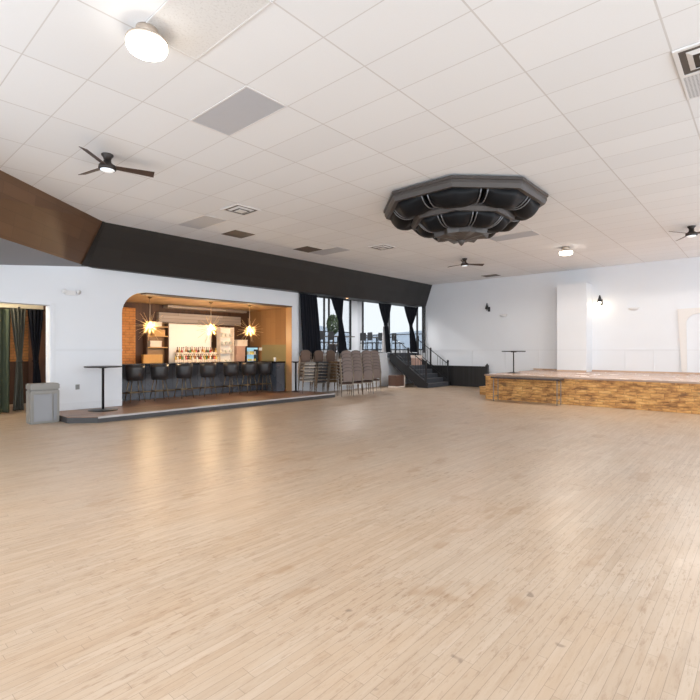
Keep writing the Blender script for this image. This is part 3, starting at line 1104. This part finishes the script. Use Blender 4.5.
riser = thing('bottle_riser', 'low dark riser at the back of the back bar', 'shelf', (0, 0, 1.041))
obj('step', box(nb(), sx(176, 15.3), sx(217, 15.3), 15.24, 15.38, 0, .25), M['dark_boards'], riser)
cols2 = ['brown', 'gold', 'red', 'clear', 'amber', 'brown', 'green', 'amber', 'gold', 'red', 'brown', 'clear', 'amber', 'gold', 'brown', 'green', 'red', 'amber', 'brown', 'gold']
for k, c in enumerate(cols2):
    x = sx(177.5, 15.31) + (sx(216, 15.31) - sx(177.5, 15.31)) * k / 19
    o = dup(protos[c], (x, 15.31 + .015 * (k % 2), 1.292), 0, f'{c} bottle, {ORD[k]} from the amber box on the back riser')
    o['group'] = 'bottles on the riser'

# ------------------------------------------------------------------ stacked banquet chairs
def make_chair(name, seatm, backm):
    t = thing(name, '', 'chair', (0, 0, 0))
    # local: front of the chair is -y
    b = box(nb(), -.19, .19, -.21, .20, .405, .465, .022)
    s = obj('seat', b, M[seatm], t)
    # crown-topped padded back
    pts = []
    for q in range(13):
        a = PI * q / 12
        pts.append((.172 * math.cos(a), .74 + .115 * max(0, math.sin(a)) ** .8))
    pts += [(-.158, .62), (-.150, .50), (.150, .50), (.158, .62)]

    def lean(z):
        return .215 + (z - .5) * .17
    bk = nb()
    loft(bk, [(x, lean(z), z) for x, z in pts], [(x, lean(z) + .024, z) for x, z in pts])
    bmesh.ops.bevel(bk, geom=[e for e in bk.edges if len(e.link_faces) == 2 and e.calc_face_angle() > 1.2], offset=.007, segments=2, affect='EDGES')
    obj('backrest', bk, M[backm], t)
    obj('piping', tube(nb(), [(x * 1.03, lean(z) + .012, z + .004) for x, z in pts[:13]], .009, 6), M['seat_dark'], t)
    for s_ in (-1, 1):
        obj('leg', tube(nb(), [(s_ * .205, -.19, .41), (s_ * .208, -.215, 0)], .0105, 7), M['steel'], t)
        obj('leg', tube(nb(), [(s_ * .205, lean(.74) + .012, .76), (s_ * .205, .215, .45), (s_ * .208, .235, 0)], .0105, 7), M['steel'], t)
    fr = nb()
    box(fr, -.205, .205, -.195, -.175, .385, .404)
    box(fr, -.205, .205, .215, .235, .385, .404)
    obj('seat_frame', fr, M['steel'], t)
    return t


R180 = PI
stacks = [  # x, y, z, rotation, n, seat, back, phrase
    (sx(306.5, 11.45), 11.45, DECK, math.radians(-24), 6, 'seat_grey', 'back_brown', 'the light grey stack on the deck'),
    (sx(319.5, 11.9), 11.9, 0, math.radians(-24), 7, 'seat_dark', 'back_brown', 'the charcoal stack beside the light grey one'),
    (sx(331.5, 11.9), 11.9, 0, math.radians(-24), 7, 'seat_tan', 'back_brown', 'the tan stack behind the deck corner'),
    (sx(345.5, 10.68), 10.68, 0, math.radians(180 - 30), 7, 'seat_brown', 'seat_taupe', 'the taupe stack nearest the deck corner'),
    (sx(355, 10.72), 10.72, 0, math.radians(180 - 30), 7, 'seat_brown', 'seat_taupe', 'the second taupe stack from the deck'),
    (sx(365.5, 10.76), 10.76, 0, math.radians(180 - 30), 7, 'seat_brown', 'seat_taupe', 'the third taupe stack from the deck'),
    (sx(373.5, 11.12), 11.12, 0, math.radians(180 - 30), 7, 'seat_brown', 'seat_taupe', 'the taupe stack nearest the staircase'),
]
proto = {}
for (x, y, z, rz, n, sm, bmn, ph) in stacks:
    for k in range(n):
        key = (sm, bmn)
        pos = ['topmost', 'second from the top', 'third from the top', 'fourth from the top', 'fifth from the top', 'sixth from the top', 'bottom'][n - 1 - k]
        if k == 0:
            pos = 'bottom'
        lab = f'banquet chair, {pos} in {ph}'
        fwd = Vector((math.sin(rz), -math.cos(rz), 0)) * (.034 * k)
        loc = Vector((x, y, z + .113 * k)) + fwd
        if key not in proto:
            o = proto[key] = make_chair('banquet_chair', sm, bmn)
            o.location = loc
            o.rotation_euler = (0, 0, rz)
        else:
            o = dup(proto[key], loc, rz)
        o['label'] = lab
        o['group'] = 'banquet chairs in ' + ph

# ------------------------------------------------------------------ raised dining area
def make_dchair(lab, loc, rz, first=None):
    if first is not None:
        return dup(first, loc, rz, lab)
    t = thing('dining_chair', lab, 'chair', loc, rz, 'dark chairs in the raised dining area')
    obj('seat', box(nb(), -.22, .22, -.22, .22, .43, .47, .015), M['black'], t)
    obj('backrest', box(nb(), -.21, .21, .19, .23, .56, .92, .018), M['black'], t)
    for s_ in (-1, 1):
        obj('leg', tube(nb(), [(s_ * .2, -.2, .43), (s_ * .2, -.21, 0)], .014, 6), M['black'], t)
        obj('leg', tube(nb(), [(s_ * .2, .21, .9), (s_ * .2, .21, .45), (s_ * .2, .23, 0)], .014, 6), M['black'], t)
    return t


def dtable(lab, loc, sx_, sy_):
    t = thing('dining_table', lab, 'table', loc)
    obj('tabletop', box(nb(), -sx_ / 2, sx_ / 2, -sy_ / 2, sy_ / 2, .71, .75, .006), M['table_grey'], t)
    obj('pole', lathe(nb(), [(.04, .03), (.04, .71)], 12), M['black'], t)
    obj('base', lathe(nb(), [(.28, 0), (.28, .02), (.05, .04)], 20), M['black'], t)
    return t


dtable('long dark dining table before the potted tree on the raised area', (sx(338, 14.4), 14.4, PLAT), 1.5, .7)
dtable('dark dining table by the stage wall window', (17.7, 14.0, PLAT), .8, 1.3)
dc = make_dchair('dark dining chair facing the window past the straight curtain', (sx(323, 13.9), 13.75, PLAT), .2)
for px, yy, rz, lab in ((335, 13.75, .1, 'dark dining chair below the potted tree'), (366.5, 13.95, 1.4, 'dark dining chair nearest the white corner post'),
                        (374, 13.25, 1.2, 'dark dining chair at the middle of the window row'), (384.5, 13.1, .2, 'dark dining chair beside the white sheer'),
                        (398, 12.98, .1, 'dark dining chair between the two far tied curtains')):
    make_dchair(lab, (sx(px, yy), yy, PLAT), rz, dc)
pt = thing('potted_tree', 'small round potted tree standing before the raised window', 'plant', (sx(333, 15.3), 15.3, PLAT))
obj('pot', lathe(nb(), [(.15, 0), (.2, .38), (.215, .38), (.215, .42), (.18, .42), (.17, .36), (0, .36)], 20), M['terracotta'], pt)
obj('trunk', tube(nb(), [(0, 0, .34), (.02, .01, .7), (0, 0, 1.15)], [.03, .025, .02], 8), M['bark'], pt)
cw = nb()
rng = random.Random(5)
for k in range(900):
    z = rng.uniform(-1, 1)
    a = rng.uniform(0, 2 * PI)
    r = (1 - z * z) ** .5
    rad = .62 + .38 * rng.random() ** .5
    p = Vector((.30 * r * math.cos(a), .30 * r * math.sin(a), .47 * z)) * rad + Vector((0, 0, 1.32))
    u = Vector((rng.gauss(0, 1), rng.gauss(0, 1), rng.gauss(0, 1))).normalized()
    v = u.cross(Vector((.3, .5, .8))).normalized()
    s1, s2 = .06, .028
    q = [cw.verts.new(p + u * s1), cw.verts.new(p + v * s2), cw.verts.new(p - u * s1), cw.verts.new(p - v * s2)]
    cw.faces.new(q)
obj('foliage', cw, M['leaf'], pt)
# small downlight under the soffit
dl = thing('downlight', 'small warm downlight under the soffit between black curtains', 'lamp', (sx(347, 12.12), 12.12, SB))
obj('trim_ring', lathe(nb(), [(.075, 0), (.075, -.015), (.06, -.02), (.06, 0)], 20), M['bronze'], dl)
obj('lamp_lens', lathe(nb(), [(0, -.03), (.045, -.022), (.06, -.004), (0, -.002)], 18), emit('orange lamp lens', (1., .5, .25), 4.), dl)

# ------------------------------------------------------------------ folding table against the stage front
ft = thing('folding_table', 'narrow dark folding table pushed against the stage front', 'table', (13.81, 5.35, 0))
obj('tabletop', box(nb(), -.22, .22, -1.0, 1.0, .69, .735, .006), M['table_brown'], ft)
for yy in (-.93, .93):
    for xx in (-.16, .16):
        obj('leg', tube(nb(), [(xx, yy, .70), (xx, yy, 0)], .012, 7), M['grey_plastic'], ft)
    obj('crossbar', tube(nb(), [(-.16, yy, .15), (.16, yy, .15)], .009, 6), M['grey_plastic'], ft)

# ------------------------------------------------------------------ ceiling fans
def make_fan(label, loc, rz):
    t = thing('ceiling_fan', label, 'ceiling fan', loc, rz, 'three blade ceiling fans')
    obj('canopy', lathe(nb(), [(.05, -.09), (.06, -.05), (.085, -.02), (.085, 0)], 20), M['fan'], t)
    obj('motor_housing', lathe(nb(), [(.11, -.235), (.125, -.22), (.12, -.17), (.06, -.13), (.05, -.08)], 24), M['fan'], t)
    for k in range(3):
        a = k * 2 * PI / 3
        b = nb()
        ca, sa = math.cos(a), math.sin(a)

        def P(u, v, z):
            return (u * ca - v * sa, u * sa + v * ca, z)
        A = [P(.1, -.045, -.175), P(.1, .045, -.195), P(.1, .045, -.187), P(.1, -.045, -.167)]
        B = [P(.66, -.06, -.165), P(.66, .06, -.21), P(.66, .06, -.202), P(.66, -.06, -.157)]
        loft(b, A, B)
        obj('blade', b, M['blade'], t)
    obj('light_lens', lathe(nb(), [(0, -.262), (.06, -.258), (.1, -.236), (.1, -.23)], 24), M['lens'], t)
    return t


f0 = make_fan('dark three blade ceiling fan nearest the brown soffit', (2.92, 7.52, CEIL), math.radians(-18))
dup(f0, (13.94, 7.40, CEIL), math.radians(-38), 'dark three blade ceiling fan beyond the tiered chandelier')
dup(f0, (13.90, 1.40, CEIL), math.radians(30), 'dark three blade ceiling fan over the stage')

for (x, y), e in zip(((2.92, 7.52), (13.94, 7.40), (13.90, 1.40)), (25, 40, 200)):
    L_ = bpy.data.lights.new('fan_light', 'SPOT')
    L_.energy = e
    L_.color = (1, .92, .84)
    L_.spot_size = math.radians(168)
    L_.spot_blend = .1
    L_.shadow_soft_size = .14
    lo_ = bpy.data.objects.new('fan_light', L_)
    lo_.location = (x, y, CEIL - .31)
    C.objects.link(lo_)
# flush lamps
def make_flush(label, loc):
    t = thing('flush_lamp', label, 'ceiling lamp', loc, 0, 'round flush ceiling lamps')
    obj('canopy', lathe(nb(), [(.095, -.10), (.10, -.03), (.095, 0)], 24), M['lamp_body'], t)
    obj('shade', lathe(nb(), [(.176, -.135), (.185, -.128), (.18, -.11), (.095, -.10)], 28), M['lamp_body'], t)
    obj('diffuser', lathe(nb(), [(0, -.225), (.13, -.22), (.165, -.205), (.178, -.18), (.178, -.135), (0, -.13)], 28), M['lamp_glow'], t)
    return t


FL = [(2.02, 4.30), (14.35, 4.40)]
l0 = make_flush('lit round flush ceiling lamp nearest the fan by the soffit', (*FL[0], CEIL))
dup(l0, (*FL[1], CEIL), 0, 'lit round flush ceiling lamp above the stage beyond the chandelier')
for (x, y), e in zip(FL, (55, 70)):
    L_ = bpy.data.lights.new('flush_lamp_light', 'AREA')
    L_.shape = 'DISK'
    L_.size = .28
    L_.energy = e
    L_.color = (1, .86, .70)
    lo_ = bpy.data.objects.new('flush_lamp_light', L_)
    lo_.location = (x, y, CEIL - .24)
    C.objects.link(lo_)


for x, y in ((13.2, 13.6), (15.6, 13.6), (17.9, 13.6)):  # added fill lights, no fixtures, to brighten the raised area
    L_ = bpy.data.lights.new('raised_area_fill', 'AREA')
    L_.shape = 'DISK'
    L_.size = .3
    L_.energy = 70
    L_.color = (1, .97, .94)
    lo_ = bpy.data.objects.new('raised_area_fill', L_)
    lo_.location = (x, y, 4.15)
    C.objects.link(lo_)

# ------------------------------------------------------------------ vents and odd ceiling tiles
def ceil_panel(name, label, x0, x1, y0, y1, mat, cat='ceiling panel', frame='vent_white', group=None):
    t = thing(name, label, cat, ((x0 + x1) / 2, (y0 + y1) / 2, CEIL), 0, group)
    hx, hy = (x1 - x0) / 2 - .012, (y1 - y0) / 2 - .012
    obj('panel', box(nb(), -hx, hx, -hy, hy, -.006, -.0005), mat, t)
    fr = nb()
    for s_ in (-1, 1):
        box(fr, s_ * hx - .01, s_ * hx + .01, -hy - .01, hy + .01, -.009, -.0005)
        box(fr, -hx + .01, hx - .01, s_ * hy - .01, s_ * hy + .01, -.009, -.0005)
    obj('frame', fr, M[frame], t)
    return t


def perf_mat():
    m, nt, b = nodes('perforated grey panel')
    p, X, Y, Z = posxyz(nt)
    a = math_n(nt, 'FRACT', math_n(nt, 'MULTIPLY', X, 30.))
    c = math_n(nt, 'FRACT', math_n(nt, 'MULTIPLY', Y, 30.))
    h = math_n(nt, 'MULTIPLY', math_n(nt, 'GREATER_THAN', a, .5), math_n(nt, 'GREATER_THAN', c, .5))
    nt.links.new(mixc(nt, h, (.60, .61, .63), (.30, .31, .33)), b.inputs['Base Color'])
    return m


def speck_mat():
    m, nt, b = nodes('pinholed ceiling tile')
    p, X, Y, Z = posxyz(nt)
    f = ramp(nt, noise(nt, p, 45., 2, .7), [(0, (.62, .61, .6)), (.36, (.66, .65, .64)), (.44, (.74, .735, .73)), (1, (.78, .775, .77))])
    nt.links.new(f, b.inputs['Base Color'])
    b.inputs['Roughness'].default_value = .9
    return m


gx = lambda i: 3.797 + .6096 * i
gy = lambda j: .7284 + 1.2192 * j
ceil_panel('ceiling_panel', 'large plain grey ceiling panel nearest the lit flush lamp', gx(-1), gx(0), gy(3), gy(4), M['grey_tile'], group='grey ceiling panels')
ceil_panel('ceiling_panel', 'plain grey ceiling panel beside the square diffuser near the soffit', gx(3), gx(4), gy(7), gy(8), M['grey_tile'], group='grey ceiling panels')
ceil_panel('ceiling_panel', 'plain grey ceiling panel beside the farther brown grille', gx(10), gx(11), gy(7), gy(8), M['grey_tile'], group='grey ceiling panels')
ceil_panel('ceiling_panel', 'plain grey ceiling panel just past the tiered chandelier', gx(13), gx(14), gy(3), gy(4), M['grey_tile'], group='grey ceiling panels')
ceil_panel('ceiling_panel', 'pinholed speckled ceiling tile behind the lit flush lamp', gx(-3), gx(-2), gy(2), gy(3), speck_mat())
ceil_panel('ceiling_panel', 'grey perforated ceiling panel next to the big white diffuser', gx(4), gx(5), gy(0) - .6096, gy(0), perf_mat())
ceil_panel('return_grille', 'square brown return grille nearer the square diffuser', gx(5), gx(6), gy(8) - .6096, gy(8), M['brown_grille'], 'vent', 'vent_dark', 'brown return grilles')
ceil_panel('return_grille', 'square brown return grille farther along the soffit', gx(9), gx(10), gy(8) - .6096, gy(8), M['brown_grille'], 'vent', 'vent_dark', 'brown return grilles')
ceil_panel('return_grille', 'narrow dark grille close to the white stage wall', FAR - 1.0, FAR - .55, 8.0, 8.62, M['brown_grille'], 'vent', 'vent_dark', 'brown return grilles')


def diffuser(label, x0, y0):
    t = thing('air_diffuser', label, 'vent', (x0 + .3048, y0 + .3048, CEIL), 0, 'square louvred air diffusers')
    obj('throat', box(nb(), -.27, .27, -.27, .27, -.012, -.001), M['vent_dark'], t)
    fr = nb()
    for s_ in (-1, 1):
        box(fr, s_ * .28 - .02, s_ * .28 + .02, -.3, .3, -.02, -.001)
        box(fr, -.26, .26, s_ * .28 - .02, s_ * .28 + .02, -.02, -.001)
    obj('frame', fr, M['vent_white'], t)
    for r in (.20,):
        lv = nb()
        for s_ in (-1, 1):
            loft(lv, [(s_ * r, -r, -.015), (s_ * r, r, -.015), (s_ * (r - .05), r - .05, -.035), (s_ * (r - .05), -r + .05, -.035)],
                 [(s_ * r, -r, -.012), (s_ * r, r, -.012), (s_ * (r - .05), r - .05, -.03), (s_ * (r - .05), -r + .05, -.03)])
            loft(lv, [(-r, s_ * r, -.015), (r, s_ * r, -.015), (r - .05, s_ * (r - .05), -.035), (-r + .05, s_ * (r - .05), -.035)],
                 [(-r, s_ * r, -.012), (r, s_ * r, -.012), (r - .05, s_ * (r - .05), -.03), (-r + .05, s_ * (r - .05), -.03)])
        obj('louvre', lv, M['vent_white'], t)
    obj('centre_plate', box(nb(), -.10, .10, -.10, .10, -.045, -.035, .004), M['vent_white'], t)
    return t


diffuser('large white louvred air diffuser beside the perforated panel', gx(3), gy(0) - .6096)
diffuser('white louvred air diffuser beyond the large grey panel', gx(3), gy(6))
diffuser('white louvred air diffuser between the chandelier and the soffit', gx(11), gy(6))

# ------------------------------------------------------------------ tiered octagonal chandelier
ch = thing('tiered_chandelier', 'big dark octagonal tiered chandelier with scooped lobes on the ceiling', 'chandelier', (8.55, 4.61, CEIL), 0)


def octa(R, z, ph=PI / 8):
    return [Vector((R * math.cos(ph + k * PI / 4), R * math.sin(ph + k * PI / 4), z)) for k in range(8)]


def rim(Ro, Ri, z1, z0, name='rim'):
    prof = [(Ro, z1), (Ro, z1 - (z1 - z0) * .25), (Ro - .025, z1 - (z1 - z0) * .32), (Ro - .025, z1 - (z1 - z0) * .6), (Ro - .06, z0), (Ri, z0), (Ri, z1)]
    b2 = bmesh.new()
    rings = [[b2.verts.new(p) for p in octa(r, z)] for r, z in prof]
    n = len(rings)
    for i in range(n):
        a, b = rings[i], rings[(i + 1) % n]
        for k in range(8):
            b2.faces.new((a[k], a[(k + 1) % 8], b[(k + 1) % 8], b[k]))
    bm = nb()
    merge(bm, b2)
    return obj(name, bm, M['rim'], ch)


# heights below the ceiling
rim(1.61, 1.47, -.03, -.205)
rim(1.06, .92, -.265, -.45)
cap = nb()
b2 = bmesh.new()
b2.faces.new([b2.verts.new(p) for p in octa(1.45, -.035)])
lo2 = b2.faces[:][0]
r_ = bmesh.ops.extrude_face_region(b2, geom=[lo2])
for v in [q for q in r_['geom'] if isinstance(q, bmesh.types.BMVert)]:
    v.co.z += .033
merge(cap, b2)
obj('mounting_plate', cap, M['rim'], ch)


def oct_r(a):
    """radius of the octagon (circumradius 1) in direction a, flats facing the axes"""
    q = ((a + PI / 8) % (PI / 4)) - PI / 8
    return math.cos(PI / 8) / math.cos(q)


def lobes(Ro, zo, Ri, zi, depth):
    for k in range(8):
        b2 = bmesh.new()
        ac = PI / 8 + k * PI / 4
        nu, nv = 10, 10
        g = []
        for j in range(nv + 1):
            v = j / nv
            row = []
            for i in range(nu + 1):
                u = i / nu * 2 - 1
                a = ac + u * PI / 8 * .93
                r0 = Ro * oct_r(a)
                r1 = Ri * oct_r(a)
                bulge = math.sin(PI * v ** .8) * depth * (1 - .75 * abs(u) ** 2.5)
                r = r0 + (r1 - r0) * v
                row.append(b2.verts.new((r * math.cos(a), r * math.sin(a), zo + (zi - zo) * v - bulge)))
            g.append(row)
        for j in range(nv):
            for i in range(nu):
                f = b2.faces.new((g[j][i], g[j][i + 1], g[j + 1][i + 1], g[j + 1][i]))
                f.smooth = True
        bm = nb()
        merge(bm, b2)
        o = obj('scoop', bm, M['rim_blue'], ch)
        md = o.modifiers.new('thick', 'SOLIDIFY')
        md.thickness = .015
        # ribs in pairs at the middle of each flat
        am = k * PI / 4
        for s_ in (-1, 1):
            pts = []
            for j in range(9):
                v = j / 8
                a = am + s_ * .045
                r = (Ro * oct_r(am)) + (Ri * oct_r(am) - Ro * oct_r(am)) * v
                pts.append((r * math.cos(a), r * math.sin(a), zo + (zi - zo) * v - math.sin(PI * v ** .8) * depth * .55))
            obj('rib', tube(nb(), pts, .010, 6), M['rib_metal'], ch)


lobes(1.48, -.19, .93, -.30, .22)
lobes(.93, -.44, .48, -.62, .14)
# pointed rosette underneath
ro = nb()
b2 = bmesh.new()
n = 16
c1 = b2.verts.new((0, 0, -.80))
rings = []
for r, z in ((.56, -.60), (.54, -.70), (.30, -.74)):
    ring = []
    for k in range(n):
        q = r * (1.0 if k % 2 == 0 else .78)
        a = k * 2 * PI / n
        ring.append(b2.verts.new((q * math.cos(a), q * math.sin(a), z - (.03 if k % 2 == 0 and r > .5 else 0))))
    rings.append(ring)
for a, b in zip(rings, rings[1:]):
    for k in range(n):
        b2.faces.new((a[k], a[(k + 1) % n], b[(k + 1) % n], b[k]))
for k in range(n):
    b2.faces.new((rings[2][k], rings[2][(k + 1) % n], c1))
merge(ro, b2)
obj('rosette', ro, M['rim'], ch)
obj('finial', lathe(nb(), [(0, -.89), (.035, -.86), (.06, -.82), (.09, -.78)], 14), M['rim'], ch)


# ------------------------------------------------------------------ wall lamps on the stage wall
def make_sconce(label, y, lit):
    t = thing('wall_sconce', label, 'wall lamp', (FAR, y, 3.25), 0, 'dark wall lamps on the stage wall')
    obj('backplate', box(nb(), -.02, 0, -.05, .05, -.1, .1, .006), M['black'], t)
    obj('arm', tube(nb(), [(-.02, 0, .0), (-.12, 0, .02), (-.2, 0, .06)], .012, 7), M['bronze'], t)
    o = obj('shade', lathe(nb(), [(.02, .24), (.035, .17), (.085, .0), (.078, .0), (.03, .16)], 18), M['black'], t)
    o.location = (-.2, 0, 0)
    o = obj('lamp_bulb', lathe(nb(), [(0, -.11), (.03, -.1), (.045, -.05), (.02, .02)], 14), M['lamp_glow'] if lit else M['grey_plastic'], t)
    o.location = (-.2, 0, .04)
    return t


make_sconce('unlit dark wall lamp high on the wall above the beadboard screen', 8.75, False)
make_sconce('lit wall lamp beside the white pilaster above the stage', 4.50, True)
L_ = bpy.data.lights.new('sconce_glow', 'POINT')
L_.energy = 3.2
L_.color = (1, .80, .52)
L_.shadow_soft_size = .05
lo_ = bpy.data.objects.new('sconce_glow', L_)
lo_.location = (FAR - .24, 4.50, 3.10)
C.objects.link(lo_)
for y, lab in ((sy(503.5, FAR), 'small white uplight bowl beside the unlit wall lamp'), (sy(634, FAR), 'small white uplight bowl on the stage wall past the lit lamp')):
    t = thing('uplight_sconce', lab, 'wall lamp', (FAR, y, 3.0), 0, 'white uplight bowls')
    b2 = bmesh.new()
    rows = []
    for j in range(6):
        q = j / 5 * PI / 2
        rows.append([b2.verts.new((-.12 * math.cos(q) * math.sin(i * PI / 10) - .002, .17 * math.cos(q) * math.cos(i * PI / 10), -.10 * math.sin(q))) for i in range(11)])
    for j in range(5):
        for i in range(10):
            b2.faces.new((rows[j][i], rows[j][i + 1], rows[j + 1][i + 1], rows[j + 1][i]))
    bmesh.ops.remove_doubles(b2, verts=b2.verts[:], dist=1e-4)
    bm = nb()
    merge(bm, b2)
    o = obj('bowl', bm, M['vent_white'], t)
    md = o.modifiers.new('thick', 'SOLIDIFY')
    md.thickness = .008
    obj('backplate', box(nb(), -.012, 0, -.06, .06, -.06, .01), M['vent_white'], t)

# ------------------------------------------------------------------ light
al = bpy.data.lights.new('annex_fill_light', 'POINT')  # unseen light added to brighten the curtains and room past the doorway
al.energy = 75
al.color = (1, .85, .65)
al.shadow_soft_size = .15
ao = bpy.data.objects.new('annex_fill_light', al)
ao.location = (1.9, 13.5, 2.95)
C.objects.link(ao)
wd = bpy.data.worlds.new('daylight')
bpy.context.scene.world = wd
wd.use_nodes = True
wn = wd.node_tree
bg = wn.nodes['Background']
tc = wn.nodes.new('ShaderNodeTexCoord')
sp = wn.nodes.new('ShaderNodeSeparateXYZ')
wn.links.new(tc.outputs['Generated'], sp.inputs[0])
rp = wn.nodes.new('ShaderNodeValToRGB')
rp.color_ramp.elements[0].position = .0
rp.color_ramp.elements[0].color = (.83, .915, 1.0, 1)
rp.color_ramp.elements[1].position = .12
rp.color_ramp.elements[1].color = (.86, .93, 1.0, 1)
wn.links.new(sp.outputs[2], rp.inputs[0])
wn.links.new(rp.outputs[0], bg.inputs[0])
bg.inputs[1].default_value = 3.0

# ------------------------------------------------------------------ camera
cam = bpy.data.cameras.new('camera')
cam.sensor_width = 36
cam.lens = 36 * FPX / 700
cam.clip_start = .05
cam.clip_end = 500
co = bpy.data.objects.new('camera', cam)
co.location = (0, 0, EYE)
co.rotation_euler = (PI / 2, 0, TH - PI / 2)
C.objects.link(co)
sc = bpy.context.scene
sc.camera = co
sc.view_settings.view_transform = 'Standard'
sc.view_settings.look = 'None'
sc.view_settings.gamma = 1
sc.view_settings.use_curve_mapping = False
sc.view_settings.exposure = .33
